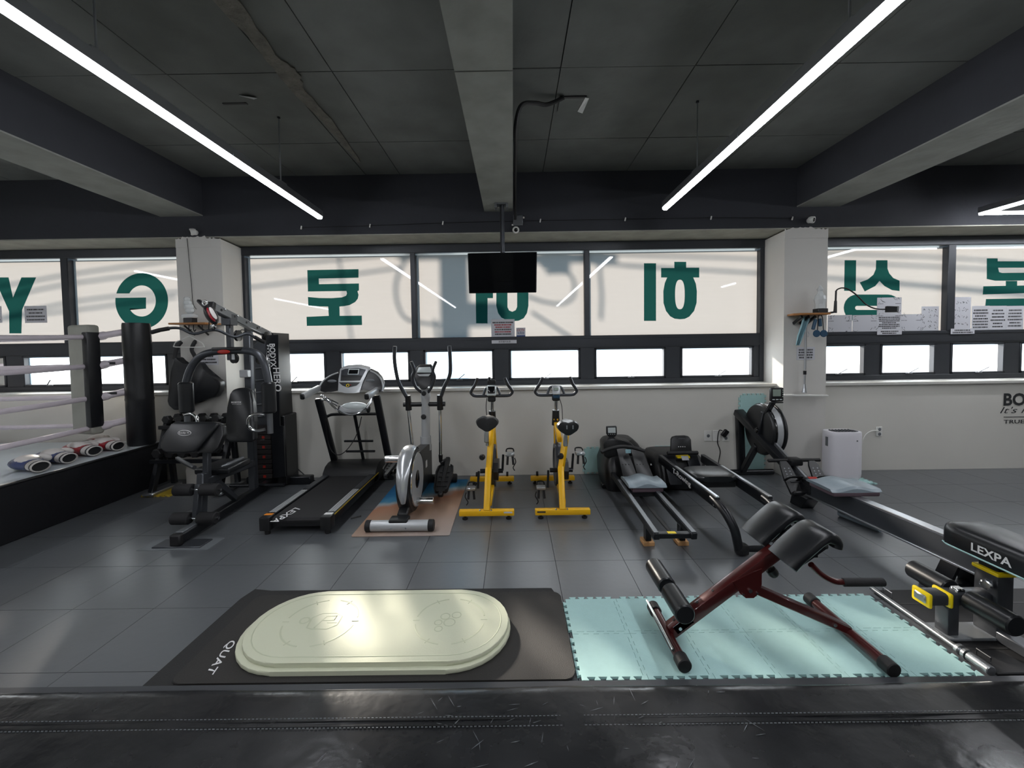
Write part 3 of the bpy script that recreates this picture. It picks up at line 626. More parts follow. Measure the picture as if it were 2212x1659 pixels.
dome(418,501,-.9,'small white security camera above the left column'); dome(1752,475,.6,'small white security camera above the right column'); dome(1114,497,.1,'small white security camera beside the television pole')
p = fy(1119,477,CFR); jb = thing('junction_box', 'grey square junction box on the beam beside the television pole', 'junction box', (p.x,CFR,p.z))
part('lid', box2(BM(), (p.x-.055,CFR-.035,p.z-.06),(p.x+.055,CFR,p.z+.055),.006), 'mid_grey_metal', jb)
for sx, sz in ((.06,.03),(-.06,-.05)): part('gland', cyl(BM(), (p.x+sx-.012,CFR-.018,p.z+sz),(p.x+sx+.012,CFR-.018,p.z+sz),.01,n=10), 'plate_white', jb)
wt = thing('beam_wire', 'thin wire with small clips along the dark edge beam', 'wire', fy(1167,477,CFR))
part('wire', tube(BM(), [fy(x,y,CFR)+V((0,-.012,0)) for x,y in ((650,492),(800,488),(957,482),(1167,477),(1350,474),(1535,471),(1710,472))], .0025, 6, sm=2), 'black_rubber', wt)
for x, y in ((652,492),(800,488),(957,482),(1167,477),(1350,474),(1535,471),(1710,472)):
    q = fy(x,y,CFR); part('wire_clip', bar(BM(), q+V((-.004,-.012,-.022)), q+V((.004,-.012,.018)), .014,.014, bevel=.003), 'plate_white', wt)

def dashes(bm, x0, x1, z, y, h, rnd, fill=1.):
    x = x0
    while x < x1-.004:
        w = min(rnd.uniform(.006,.016), x1-x)
        if rnd.random() < fill: box2(bm, (x,y,z-h/2),(x+w,y+.0004,z+h/2))
        x += w+rnd.uniform(.002,.006)
def notice(box_, Y, rows, lab, style='text', tint='paper', cat='notice', group=None, seed=1, redrows=()):
    """sheet of paper on plane Y covering the photo box; rows of small print too fine to read"""
    x0p, y0p, x1p, y1p = box_; a = fy(x0p, y0p, Y); b = fy(x1p, y1p, Y); rnd = random.Random(seed)
    t = thing('paper_notice', lab, cat, ((a.x+b.x)/2, Y, b.z), group)
    part('sheet', box2(BM(), (a.x,Y,b.z),(b.x,Y+.0016,a.z)), tint, t)
    W, H = b.x-a.x, a.z-b.z; yy = Y-.0007
    if style == 'text':
        bk, rd = BM(), BM()
        for i in range(rows):
            z = a.z-H*(.12+.8*(i+.5)/rows); f = rnd.uniform(.55,.9); w = W*f
            dashes(rd if i in redrows else bk, a.x+W/2-w/2, a.x+W/2+w/2, z, yy, min(.018,H/rows*.5), rnd)
        part('print', bk, 'print_black', t, kind='stuff')
        if len(rd.verts): part('print', rd, 'print_red', t, kind='stuff')
        else: rd.free()
    else:
        bk = BM(); cols = rows if style == 'rows' else 2; R = 4 if style == 'rows' else 2
        for j in range(R):
            for i in range(cols):
                cx = a.x+W*(.14+.72*i/max(cols-1,1)); cz = a.z-H*(.17+.68*j/max(R-1,1)); s = min(W/cols,H/R)*.3
                for k in range(4):
                    p0 = V((cx+rnd.uniform(-s,s), yy, cz+rnd.uniform(-s*.7,s))); p1 = p0+V((rnd.uniform(-s,s),0,rnd.uniform(-s,s)))
                    if (p1-p0).length > .004: bar(bk, p0, p1, .004, .0006, up=(0,1,0))
                if style != 'rows': dashes(bk, cx-s, cx+s, cz-s*1.15, yy, .006, rnd)
        part('print', bk, 'print_black', t, kind='stuff')
    return t
YN = WIN-.012
notice((1061,690,1112,727), YN, 6, 'square notice with black and red print on the film below the television', seed=2, redrows=(1,2,4))
t = notice((1115,708,1135,727), YN-.002, 1, 'small security camera sticker with red heading beside the square notice', seed=3)
for c_ in list(t.children):
    if c_.name.startswith('print'): bpy.data.objects.remove(c_)
q = fy(1125,713,YN-.003); lettering('print', 'CCTV', q, X1, Z1, .095, .03, 'print_red', t, bold=.01)
q = fy(1125,719.5,YN-.003); lettering('print', '녹화중', q, X1, Z1, .085, .032, 'print_blue', t, bold=.008)
q = fy(1125,725.5,YN-.003); part('band', box(BM(), q, (.11,.001,.014)), 'print_blue', t)
t = notice((1062,735,1116,741.5), 5.168, 1, 'narrow grey zone label stuck on the window transom', seed=4, cat='label')
for c_ in list(t.children):
    if c_.name.startswith('print'): bpy.data.objects.remove(c_)
q = fy(1090,738.2,5.166); lettering('print', '프리웨이트존', q, X1, Z1, .15, .026, 'print_black', t, bold=.008)
notice((52,661,102,697), YN, 4, 'square notice with four lines of print left of the ring corner', seed=5)
notice((-40,662,5,697), YN, 4, 'square notice cut off by the left picture edge', seed=6)
for i, (b_, rows, sty, lab) in enumerate((((1788,681,1840,718),2,'chart','leftmost exercise chart in the row below the long oval letter'),((1842,681,1894,718),2,'chart','exercise chart second from the right column'),
    ((1895,643,1947,681),2,'chart','exercise chart taped above the text sheet behind the phone holder'),((1895,680,1947,713),7,'text','white text sheet in the middle of the chart row'),
    ((1947,679,1990,717),2,'chart','exercise chart right of the text sheet'),((1991,662,2027,716),3,'rows','tall narrow chart against the window mullion'),
    ((2046,642,2096,710),5,'rows','tall chart with rows of small figures right of the mullion'),((2100,661,2136,714),7,'text','first text sheet right of the figure chart'),
    ((2138,661,2173,713),6,'text','second text sheet right of the figure chart'),((2175,661,2210,711),6,'text','third text sheet right of the figure chart'))):
    notice(b_, YN-.001*(i%3), rows, lab, sty, seed=20+i)
notice((1895,713,1948,722.5), 5.165, 2, 'small strip notice on the transom under the text sheet', seed=40); notice((2054,710,2105,721), 5.165, 2, 'small strip notice on the transom under the figure chart', seed=41)
notice((1721,750,1760,777), CFR-.003, 4, 'white notice on the right column behind the squeegee handle', seed=42)
notice((428,764,472,788), CFR-.003, 3, 'white notice on the left column beside the body protector', seed=43)
# wall lettering
wl = thing('wall_lettering', 'black painted wall slogan cut off at the right edge', 'lettering', fy(2200,885,WALL-.003))
q0 = fy(2168,863,WALL-.004); R_ = X1
lettering('word', 'BOXING', V((q0.x+.37,q0.y,q0.z)), X1, Z1, .74, .15, 'print_black', wl, bold=.03)
q0 = fy(2160,888,WALL-.004); lettering('word', "It's my life", V((q0.x+.36,q0.y,q0.z)), X1, Z1, .72, .1, 'print_black', wl, bold=-.004, shear=.35)
q0 = fy(2168,901,WALL-.004); part('rule', box(BM(), (q0.x+.36,q0.y,q0.z),(.72,.001,.008)), 'print_black', wl)
q0 = fy(2168,911,WALL-.004); lettering('word', 'TRUE TRAINING', V((q0.x+.37,q0.y,q0.z)), X1, Z1, .74, .045, 'print_black', wl, bold=.015)
# sockets
def socket(px, py, lab, w=.075, h=.115, holes=2):
    p = fy(px, py, WALL); t = thing('wall_socket', lab, 'socket', (p.x,WALL,p.z))
    part('cover', box2(BM(), (p.x-w/2,WALL-.011,p.z-h/2),(p.x+w/2,WALL,p.z+h/2),.004), 'plate_white', t)
    if holes:
        for k in range(holes):
            z = p.z+(.028 if k else -.028)*(1 if holes>1 else 0); part('outlet', lathe(BM(), [(0,.0),(.016,0),(.019,.004),(.017,.005),(0,.005)], (p.x,WALL-.010,z), (0,-1,0), 14), 'grey_plastic', t)
    return p
socket(625,955,'white wall socket left of the treadmill with a black plug'); socket(1529,941,'white wall plate, left one of three above the twin-rail rower',.09,.13,1); socket(1547,941,'blank white wall plate, middle one of three',.09,.13,0)
socket(1567,941,'white wall socket with a black adapter, right one of three',.09,.13); socket(1898,932,'white wall socket right of the air purifier')
def cable(pts, r, m, lab, sm=6): return solo('power_cable', tube(BM(), pts, r, 7, sm=sm), m, lab, 'cable')
W_ = lambda px, py, d=.015: fy(px, py, WALL-d)
cable([W_(624,952,.03), W_(630,975,.03), W_(626,995,.04), W_(640,1010,.05), fz(668,1034,.012), fz(685,1038,.01)], .006, 'black_rubber', 'black power cable dropping from the socket behind the treadmill')
p = fy(624,952,WALL-.02); solo('power_plug', cyl(BM(), p, p+V((0,-.04,-.01)), .02, .014, 14), 'black_rubber', 'round black plug in the socket left of the treadmill', 'plug')
p = W_(1566,936,.03); solo('power_adapter', obox(BM(), p, (V((.8,0,-.6)),V((0,1,0)),V((.6,0,.8))), (.06,.035,.09), .008), 'black_plastic', 'black power adapter plugged in above the twin-rail rower', 'adapter')
cable([p+V((-.03,.0,.03)), p+V((-.07,.0,.03)), W_(1550,955), W_(1556,975), W_(1552,1000), fz(1556,1024,.01)], .005, 'black_rubber', 'thin black cable hanging from the black adapter to the floor')
cable([W_(1897,930,.03), W_(1880,932,.03), W_(1866,945,.03), W_(1858,975,.02), W_(1855,995,.05)], .006, 'plate_white', 'white cable from the socket to the air purifier')

# ================================================================== TREADMILL
def wpoly(bm, pxs, Yf, vec, bevel=0, seg=1): return prism(bm, [fy(x, y, Yf(x,y) if callable(Yf) else Yf) for x, y in pxs], vec, bevel, seg)
tm = thing('treadmill', 'black treadmill with silver side rails between weight machine and elliptical', 'treadmill', (-1.8,4.1,0))
xl, xr, yn, yf = -2.11, -1.53, 3.40, 4.62
part('deck', box2(BM(), (xl+.02,yn+.02,.055),(xr-.02,yf+.05,.128),.01,2), 'black_plastic', tm)
part('belt', loft(BM(), [[(x,y,z) for y,z in ((yf,.07),(yf,.139),(yn+.05,.139),(yn+.02,.134),(yn+.005,.115),(yn+.01,.095),(yn+.05,.08))] for x in (xl+.085,xr-.085)]), 'foam_black', tm)
for x0, x1 in ((xl,xl+.075),(xr-.075,xr)):
    ra = part('side_rail', box2(BM(), (x0,yn+.03,.07),(x1,yf,.150),.006,2), 'black_metal', tm)
    for k in range(3): part('grip_strip', box2(BM(), (x0+.008+.021*k,yn+.1,.149),(x0+.024+.021*k,4.05,.153)), 'silver_plastic', ra)
    part('foot_rest', box2(BM(), (x0+.006,4.08,.149),(x1-.006,yf-.02,.154),.002), 'dark_grey_metal', ra)
    cap = part('end_cap', box2(BM(), (x0-.012,yn-.02,.035),(x1+.004,yn+.075,.152),.012,2), 'black_plastic', tm)
    part('warning_label', box2(BM(), (x0+.002,yn+.03,.1525),(x1-.006,yn+.07,.1535)), 'orange_label' if x0 < -1.9 else 'print_white', cap)
    part('foot', cyl(BM(), ((x0+x1)/2,yn+.02,0),((x0+x1)/2,yn+.02,.045),.022,n=14), 'black_rubber', tm)
part('edge_stripe', box2(BM(), (xr+.0,yn+.06,.135),(xr+.004,yf,.145)), 'yellow_foam', tm, label='thin yellow-green edge line')
bm = BM(); loft(bm, [[(x,y,z) for y,z in ((4.50,.10),(4.52,.17),(4.58,.225),(4.66,.25),(4.80,.25),(4.86,.22),(4.87,.06),(4.5,.06))] for x in (xl-.0,xl+.02,xr-.02,xr+.0)])
part('motor_hood', bm, 'black_plastic', tm)
part('front_foot_bar', box2(BM(), (xl-.06,4.78,.0),(xr+.12,4.88,.07),.01), 'black_metal', tm)
lettering('belt_lettering', 'LEXPA', fz(617,1113,.141), fz(590,1124,.141)-fz(640,1096,.141), fz(640,1115,.141)-fz(617,1108,.141), .30, .075, 'print_white', tm, bold=.02)
uL0, uL1 = V((-2.085,4.84,.1)), fx(688,862,-2.085); uR0, uR1 = V((-1.455,4.84,.1)), fx(813,855,-1.455)
for a, b in ((uL0,uL1),(uR0,uR1)): part('upright', bar(BM(), a, b, .075, .045, up=(0,1,0), bevel=.01, seg=2), 'black_metal', tm)
cY = lambda x, y: 4.40+(848-y)/56*.2
part('console_wing', wpoly(BM(), [(688,836),(697,823),(712,812),(733,804),(740,800),(797,800),(812,807),(822,818),(827,832),(826,846),(815,848),(806,843),(785,842),(765,843),(735,843),(715,845),(702,849),(692,846)], cY, (0,.09,.02), .012, 2), 'black_plastic', tm)
part('wing_trim', tube(BM(), [fy(x,y,cY(x,y)-.004) for x,y in ((690,836),(698,823),(713,812),(731,805))], .009, 8, sm=4), 'silver_plastic', tm)
part('wing_trim', tube(BM(), [fy(x,y,cY(x,y)-.004) for x,y in ((800,801),(813,808),(823,819),(827,833),(826,846))], .009, 8, sm=4), 'silver_plastic', tm)
cp = part('console_panel', wpoly(BM(), [(729,846),(731,820),(734,797),(745,793),(773,791),(794,796),(797,800),(782,826),(778,848),(765,850),(745,850)], lambda x,y: cY(x,y)-.012, (0,.08,.02), .008, 2), 'silver_plastic', tm)
part('console_face', wpoly(BM(), [(735,823),(737,800),(745,797),(773,795),(790,799),(778,822)], lambda x,y: cY(x,y)-.016, (0,.012,.003), .002), 'dark_grey_metal', cp)
part('book_rest', wpoly(BM(), [(736,822),(737,811),(783,811),(777,822)], lambda x,y: cY(x,y)-.018, (0,.012,.003), .002), 'black_plastic', cp)
sf = part('screen_frame', wpoly(BM(), [(750.5,809),(753,797),(776,797),(774,809)], lambda x,y: cY(x,y)-.020, (0,.012,.003), .001), 'lcd_light', cp)
part('screen', wpoly(BM(), [(752.5,807.5),(754.5,798.8),(774,798.8),(772.3,807.5)], lambda x,y: cY(x,y)-.022, (0,.012,.003)), 'black_gloss', sf)
part('key_panel', wpoly(BM(), [(732,826),(778,826),(770,833),(752,837),(740,833)], lambda x,y: cY(x,y)-.016, (0,.012,.003)), 'black_plastic', cp)
part('button_wheel', torus(BM(), fy(751,832.5,cY(751,832)-.02), (0,-1,.4), .014,.004,16,6), 'yellow_plastic', cp)
for sx, m_ in ((-6,'blue_plastic'),(6,'red_plastic')): part('button', ellip(BM(), fy(751+sx,831.5,cY(751,832)-.02), (.010,.004,.005)), m_, cp)
for x, y in ((717,823.5),(799.5,822.5)): part('speaker', ellip(BM(), fy(x,y,cY(x,y)-.003), (.05,.008,.019)), 'grey_plastic', tm)
for a, b, m_ in (((-2.085,690,838),(-2.085,653,857),'silver_plastic'),((-1.455,815,842),(-1.455,792,857),'silver_plastic')):
    p0, p1 = fx(a[1],a[2],a[0]), fx(b[1],b[2],b[0]); g = part('hand_rail', bar(BM(), p0, p1, .05, .065, bevel=.018, seg=2), m_, tm)
    d = (p1-p0).normalized(); part('rail_end', bar(BM(), p1-d*.01, p1+d*.012, .045, .058, bevel=.01), 'black_plastic', g)
part('crossbar', tube(BM(), [fy(702,903,4.62),fy(712,897,4.62),fy(730,895,4.62),fy(813,894,4.62)], .017, 10, sm=3), 'black_metal', tm)
part('centre_post', tube(BM(), [fy(766,896,4.63),fy(785,993,4.80)], .018, 10), 'black_metal', tm)
for a, b in (((744,953),(806,952.5)),((748,975),(810,974.5))): part('fork_bar', cyl(BM(), fy(*a,4.72), fy(*b,4.72), .013, n=10), 'black_metal', tm)
part('cable', tube(BM(), [fx(703,905,-2.04),fy(708,950,4.6),fy(718,976,4.6),fy(735,982,4.6),fy(755,965,4.6),fy(772,935,4.62),fy(781,900,4.64)], .005, 6, sm=6), 'black_rubber', tm)
part('loose_strap', tube(BM(), [fz(736,1143-0,.142)+V((0,.2,0)),fz(758,1140,.146)+V((0,.22,.002))], .006, 6), 'black_rubber', tm)
# vibrating massage belt hung between the hand rails
mb = thing('massage_belt', 'silver vibrating massage belt slung between the treadmill hand rails', 'massager', fy(765,890,4.35))
mY = 4.36
part('motor_pod', ellip(BM(), fy(764,883,mY), (.155,.075,.058), p=.9), 'silver_plastic', mb)
part('pod_top', ellip(BM(), fy(766,878,mY-.02), (.13,.06,.045), p=.9), 'lcd_light', mb)
for x in (734,796): part('pod_cap', cyl(BM(), fy(x-2,884,mY), fy(x+2,884,mY), .04, n=14, bev=.006), 'black_plastic', mb)
part('belt_strap', tube(BM(), [fy(701,858,4.42),fy(712,870,mY),fy(725,882,mY-.03),fy(745,893,mY-.08),fy(760,896,mY-.09),fy(778,890,mY-.07),fy(792,878,mY-.02),fy(803,862,4.4),fy(806,856,4.42)], .016, 8, sm=5, r2=.008), 'chrome', mb)
part('belt_strap', tube(BM(), [fy(704,862,4.42),fy(716,867,mY+.02),fy(730,874,mY+.03)], .02, 8, sm=4), 'chrome', mb)
part('chain', tube(BM(), [fy(803,862,4.38),fy(800,872,4.34),fy(793,882,4.32)], .013, 6, sm=3), 'steel_light', mb)
for x, y in ((695,855),(700,859),(697,864)): part('buckle', ellip(BM(), fy(x,y,4.40), (.018,.018,.015)), 'chrome', mb)

# ================================================================== BEACH RUG + ELLIPTICAL
solo('beach_rug', prism(BM(), rrect(-1.345,-.54,3.337,4.76,.015,4,z=.0), (0,0,.007), .002), 'beach_print', 'thin rug with a sea and sand print under the elliptical', 'rug')
el = thing('elliptical_trainer', 'silver and black elliptical trainer on the beach print rug', 'elliptical trainer', (-.95,4.0,.007))
ex = -.965
part('rear_bar', cyl(BM(), (ex-.25,3.42,.055),(ex+.25,3.42,.055),.045,n=20), 'silver_plastic', el)
for s in (-1,1): part('bar_cap', cyl(BM(), (ex+s*.235,3.42,.055),(ex+s*.285,3.42,.055),.048,n=18,bev=.006), 'black_rubber', el)
for s in (-.06,.06): part('bolt', cyl(BM(), (ex+s,3.372,.05),(ex+s,3.38,.05),.008,n=8), 'chrome', el)
part('bar_saddle', box2(BM(), (ex-.09,3.39,.075),(ex+.07,3.50,.112),.012,2), 'black_plastic', el)
dc = V((ex,3.80,.325))
part('flywheel_housing', lathe(BM(), [(0,-.07),(.24,-.07),(.28,-.055),(.295,-.02),(.295,.02),(.28,.05),(.24,.062),(0,.062)], dc, (1,0,0), 40), 'black_plastic', el)
part('housing_disc', lathe(BM(), [(.0,.066),(.205,.066),(.235,.070),(.245,.064),(.245,.05)], dc, (1,0,0), 40), 'silver_plastic', el)
part('disc_rim', torus(BM(), dc+V((.066,0,0)), (1,0,0), .242,.006,40,6), 'chrome', el)
part('disc_hub', lathe(BM(), [(0,.078),(.03,.077),(.075,.07),(.085,.064)], dc, (1,0,0), 24), 'black_gloss', el)
bm = BM(); loops = []
for k in range(15):
    a = math.radians(28+ (205-28)*k/14); w = .062*math.sin(PI*(k+.6)/15.2)**.5
    dy, dz = math.cos(a), math.sin(a); o_ = [(-w,.292),(-w*.7,.306),(0,.312),(w*.7,.306),(w,.292),(0,.288)]
    loops.append([(dc.x+x, dc.y+dy*r, dc.z+dz*r) for x, r in o_])
part('chrome_shell', loft(bm, loops), 'satin_silver', el)
part('rear_stem', bar(BM(), (ex,3.50,.09),(ex,3.62,.14), .09,.07, bevel=.012), 'black_plastic', el)
bm = BM(); loft(bm, [[(ex+s*.05,y,z) for s,y,z in ((-1,3.92,.10),(1,3.92,.10),(1,3.98,.53),(-1,3.98,.53))], [(ex+s*.045,y,z) for s,y,z in ((-1,4.42,.08),(1,4.42,.08),(1,4.42,.50),(-1,4.42,.50))], [(ex+s*.05,y,z) for s,y,z in ((-1,4.56,.06),(1,4.56,.06),(1,4.56,.47),(-1,4.56,.47))]])
part('neck', bm, 'black_plastic', el)
part('warning_label', box(BM(), (ex+.049,4.28,.33),(.004,.06,.07),rz=-.01), 'print_white', el)
mb0, mb1 = V((ex,4.50,.42)), V((ex+.015,4.47,1.05))
part('mast_sleeve', cyl(BM(), mb0, mb0+V((0,0,.15)), .058, n=20), 'silver_plastic', el)
part('mast', cyl(BM(), mb0, mb1, .046, n=20), 'silver_plastic', el)
part('mast_knob', lathe(BM(), [(0,.06),(.02,.058),(.028,.05),(.026,.03),(.012,.02),(.012,0)], (ex+.005,4.44,.80), (0,-1,0), 14), 'black_plastic', el)
part('mast_head', cyl(BM(), mb1-V((0,0,.05)), mb1+V((0,-.01,.06)), .055, .045, 18), 'silver_plastic', el)
part('tilt_knob', lathe(BM(), [(0,.05),(.02,.048),(.026,.04),(.024,.02),(.012,.0)], mb1+V((0,-.05,.0)), (0,-1,0), 12), 'black_plastic', el)
eY = 4.42
cn = part('console', wpoly(BM(), [(897,815),(894,808),(899,796),(905,791),(930,790),(936,798),(937,812),(934,822),(928,832),(920,842),(909,842),(902,832)], lambda x,y: eY-.04+(842-y)/52*.1, (0,.05,.02), .01, 2), 'black_plastic', el)
part('console_screen', wpoly(BM(), [(900,805),(904,794),(929,793),(932,802),(931,805)], lambda x,y: eY-.05+(842-y)/52*.1, (0,.012,.003), .002), 'lcd_light', cn)
part('button_row', wpoly(BM(), [(901,809),(930,808),(926,813),(906,813)], lambda x,y: eY-.05+(842-y)/52*.1, (0,.012,.003), .002), 'silver_plastic', cn)
pz = .925
part('pivot_axle', cyl(BM(), (ex-.225,4.47,pz),(ex+.225,4.47,pz), .026, n=16), 'black_plastic', el)
for s, hp, lp in ((-1,[(876,873),(874,850),(862,828),(856,805),(852,775),(853,748)],[(888,885),(893,985)]),(1,[(958,873),(955,850),(960,835),(970,815),(973,795),(971,747)],[(945,885),(952,992)])):
    px = ex+s*.17
    part('pivot_sleeve', cyl(BM(), (px,4.47,pz-.06),(px,4.45,pz+.10), .034,.03, 16), 'black_plastic', el)
    P = [V((px,4.46,pz+.05))]
    for k, (x, y) in enumerate(hp[1:]): P.append(fy(x, y, 4.44-.03*k))
    part('moving_handle', tube(BM(), P, .020, 12, sm=5), 'dark_grey_metal', el)
    q = fy(lp[1][0], lp[1][1], 4.42); part('swing_arm', cyl(BM(), (px,4.46,pz-.05), q, .018, n=12), 'chrome', el)
    part('swing_joint', cyl(BM(), q+V((0,0,.05)), q+V((0,0,-.03)), .024, .018, 12), 'black_plastic', el)
    part('fixed_handle', tube(BM(), [mb1+V((s*.03,-.02,.0)), fy(915+s*17,836,4.40), fy(915+s*24,815,4.36), fy(915+s*20,800,4.33), fy(915+s*27,781,4.30)], .016, 10, sm=5), 'dark_grey_metal', el)
def pedal(cx, cy, cz, pitch, lab):
    d = V((0,math.cos(pitch),math.sin(pitch))); u = V((0,-math.sin(pitch),math.cos(pitch))); c = V((cx,cy,cz)); bm = BM(); loops = []
    for t, w in ((-.19,.05),(-.17,.065),(-.05,.075),(.08,.085),(.17,.075),(.2,.05)): loops.append([c+d*t+X1*w*a+u*b for a,b in ((-1,-.02),(1,-.02),(1.08,.03),(.92,.03),(.86,.008),(-.86,.008),(-.92,.03),(-1.08,.03))])
    p = part('foot_pedal', loft(bm, loops), 'black_plastic', el, label=lab)
    for k in range(4): part('tread', obox(BM(), c+d*(-.12+.07*k)+u*.011, (X1,d,u), (.1,.012,.006)), 'black_rubber', p)
    return c, d
c, d = pedal(ex+.24, 4.18, .20, .38, 'ribbed black foot pedal'); part('pedal_link', bar(BM(), c-d*.22+V((0,0,-.02)), c+d*.34, .05,.05, bevel=.01), 'black_plastic', el)
part('link_post', bar(BM(), c+d*.30, fy(952,1000,4.42)+V((0,0,-.01)), .05,.06, bevel=.01), 'black_plastic', el)
c, d = pedal(ex-.24, 4.14, .36, .08, None); part('pedal_link', bar(BM(), c-d*.3, c+d*.36, .05,.05, bevel=.01), 'black_plastic', el)
part('link_post', bar(BM(), c+d*.32, fy(893,990,4.42), .05,.06, bevel=.01), 'black_plastic', el)
part('crank', cyl(BM(), (ex+.06,3.76,.135),(ex+.22,3.76,.135), .032, n=18, bev=.004), 'chrome', el)
part('crank', cyl(BM(), (ex-.06,3.84,.50),(ex-.24,3.84,.50), .034, n=18, bev=.004), 'chrome', el)
part('front_bar', cyl(BM(), (ex-.25,4.66,.055),(ex+.25,4.66,.055),.045,n=20), 'black_metal', el)
part('front_wheel', cyl(BM(), (ex+.25,4.66,.055),(ex+.31,4.66,.055),.048,n=18,bev=.008), 'black_rubber', el)
part('front_stem', bar(BM(), (ex,4.50,.12),(ex,4.66,.07), .08,.06, bevel=.008), 'black_metal', el)

# ================================================================== SPIN BIKES
def spin_bike(cx, lab, sx, hx, seat_z, variant):
    t = thing('spin_bike', lab, 'exercise bike', (cx,4.1,0), 'yellow framed exercise bikes'); Y = 'yellow_paint'
    for y, w in ((3.66,.49),(4.60,.49)):
        b = part('base_bar', box2(BM(), (cx-w/2,y-.03,.035),(cx+w/2,y+.03,.085),.008,2), Y, t)
        for s in (-1,1): part('foot', lathe(BM(), [(0,0),(.024,0),(.026,.012),(.012,.016),(.012,.036),(0,.036)], (cx+s*(w/2-.05),y,0), n=14), 'black_rubber', b)
        if y > 4:
            for s in (-1,1): part('transport_wheel', cyl(BM(), (cx+s*.17-.012,y+.02,.105),(cx+s*.17+.012,y+.02,.105),.025,n=14), 'black_rubber', b)
        else:
            for s in (-1,1): part('bolt', lathe(BM(), [(0,.010),(.008,.008),(.01,0)], (cx+s*.05-.01,3.64,.084), n=8), 'chrome', b)
    j = V((cx+.02,4.0,.34))
    part('rear_spar', bar(BM(), (cx,3.66,.07),(cx+.01,3.86,.40), .055,.075, bevel=.008, seg=2), Y, t)
    part('lower_spar', bar(BM(), (cx+.02,3.74,.11),(cx+.03,4.52,.12), .04,.06, bevel=.008), Y, t)
    part('seat_tube', bar(BM(), (cx+.01,3.86,.36),(sx+.02,4.02,.78), .05,.06, bevel=.008, seg=2), Y, t)
    part('top_spar', bar(BM(), (cx+.02,4.02,.62),(hx,4.40,.72), .045,.06, bevel=.008, seg=2), Y, t)
    part('fork', bar(BM(), (hx,4.36,.78),(hx+.025,4.60,.08), .05,.06, bevel=.008, seg=2), Y, t)
    part('head_collar', cyl(BM(), (hx,4.38,.70),(hx,4.36,.86), .042,.036, 16), 'black_plastic', t)
    part('handle_post', cyl(BM(), (hx,4.365,.80),(hx+.005,4.36,1.02), .017, n=14), 'chrome', t)
    part('seat_post', cyl(BM(), (sx-.02,3.92,.60),(sx-.02,3.90,seat_z-.04), .016, n=14), 'chrome', t)
    part('seat_slider', box2(BM(), (sx-.045,3.83,seat_z-.2),(sx-.005,3.88,seat_z-.07),.006), 'steel_light', t)
    part('adjust_knob', lathe(BM(), [(0,.05),(.02,.048),(.028,.04),(.028,.02),(.012,.015),(.012,0)], (sx-.06,3.90,.50), (-.3,-1,0), 12), 'black_plastic', t)
    bm = BM(); loops = []
    for y, w, z in ((-.13,.06,-.012),(-.125,.095,0),(-.08,.105,.004),(-.02,.085,.004),(.05,.045,.002),(.12,.026,.0),(.14,.015,-.01)):
        loops.append([(sx-.01+w*math.cos(a)*(1 if True else 1), 3.87+y, seat_z+z+.06*math.sin(a)*(.9 if math.sin(a)>0 else 1.1)-(.018*math.exp(-(math.cos(a)*w/.03)**2) if math.sin(a)>0 else 0)) for a in [2*PI*i/20 for i in range(20)]])
    s = part('saddle', loft(bm, loops), 'vinyl_pad' if variant else 'foam_black', t)
    if variant:
        for q in (-.02,.035): part('saddle_stripe', box2(BM(), (sx+q-.01,3.737,seat_z-.02),(sx+q+.002,3.742,seat_z+.015)), 'steel_light', s)
    hz = 1.02
    bar_pts = [(-.14,-.06,.19),(-.17,-.03,.12),(-.215,.0,.05),(-.20,.01,.015),(-.16,.01,0),(0,.01,0),(.16,.01,0),(.20,.01,.015),(.215,.0,.05),(.17,-.03,.12),(.14,-.06,.19)]
    part('handlebar', tube(BM(), [(hx+x,4.33+y,hz+z) for x,y,z in bar_pts], .016, 12, sm=4), 'dark_grey_metal', t)
    part('inner_bar', tube(BM(), [(hx-.09,4.34,hz),(hx-.07,4.35,hz+.06),(hx-.04,4.36,hz+.085),(hx+.04,4.36,hz+.085),(hx+.07,4.35,hz+.06),(hx+.09,4.34,hz)], .013, 10, sm=4), 'dark_grey_metal', t)
    part('handlebar_clamp', box2(BM(), (hx-.04,4.31,hz-.06),(hx+.04,4.37,hz+.02),.01), 'black_plastic', t)
    if variant:
        m_ = part('monitor', obox(BM(), (hx,4.29,hz+.055), (X1,V((0,.9,-.45)).normalized(),V((0,.45,.9)).normalized()), (.085,.03,.10), .014, 2), 'silver_plastic', t)
        part('display', obox(BM(), (hx,4.272,hz+.068), (X1,V((0,.9,-.45)).normalized(),V((0,.45,.9)).normalized()), (.045,.006,.03), .002), 'lcd_grey', m_)
        part('monitor_base', box2(BM(), (hx-.035,4.28,hz-.03),(hx+.035,4.32,hz+.01),.008), 'blue_plastic', m_)
    else:
        m_ = part('monitor', obox(BM(), (hx,4.29,hz+.06), (X1,V((0,.95,-.3)).normalized(),V((0,.3,.95)).normalized()), (.10,.03,.11), .02, 2), 'lcd_light', t)
        part('monitor_face', obox(BM(), (hx,4.272,hz+.07), (X1,V((0,.95,-.3)).normalized(),V((0,.3,.95)).normalized()), (.075,.012,.075), .018, 2), 'black_gloss', m_)
        part('phone_clip', box2(BM(), (hx-.045,4.30,hz+.125),(hx+.045,4.33,hz+.17),.008), 'black_plastic', m_); part('clip_knob', cyl(BM(), (hx-.02,4.315,hz+.17),(hx-.02,4.315,hz+.2),.014,n=10), 'black_plastic', m_)
    part('cable', tube(BM(), [(hx+(.03 if variant else -.05),4.33,hz-.02),(hx+(.06 if variant else -.06),4.33,hz-.12),(hx+(.07 if variant else -.05),4.36,.74)], .004, 6, sm=5), 'black_rubber', t)
    fw = V((hx+.005,4.30,.30))
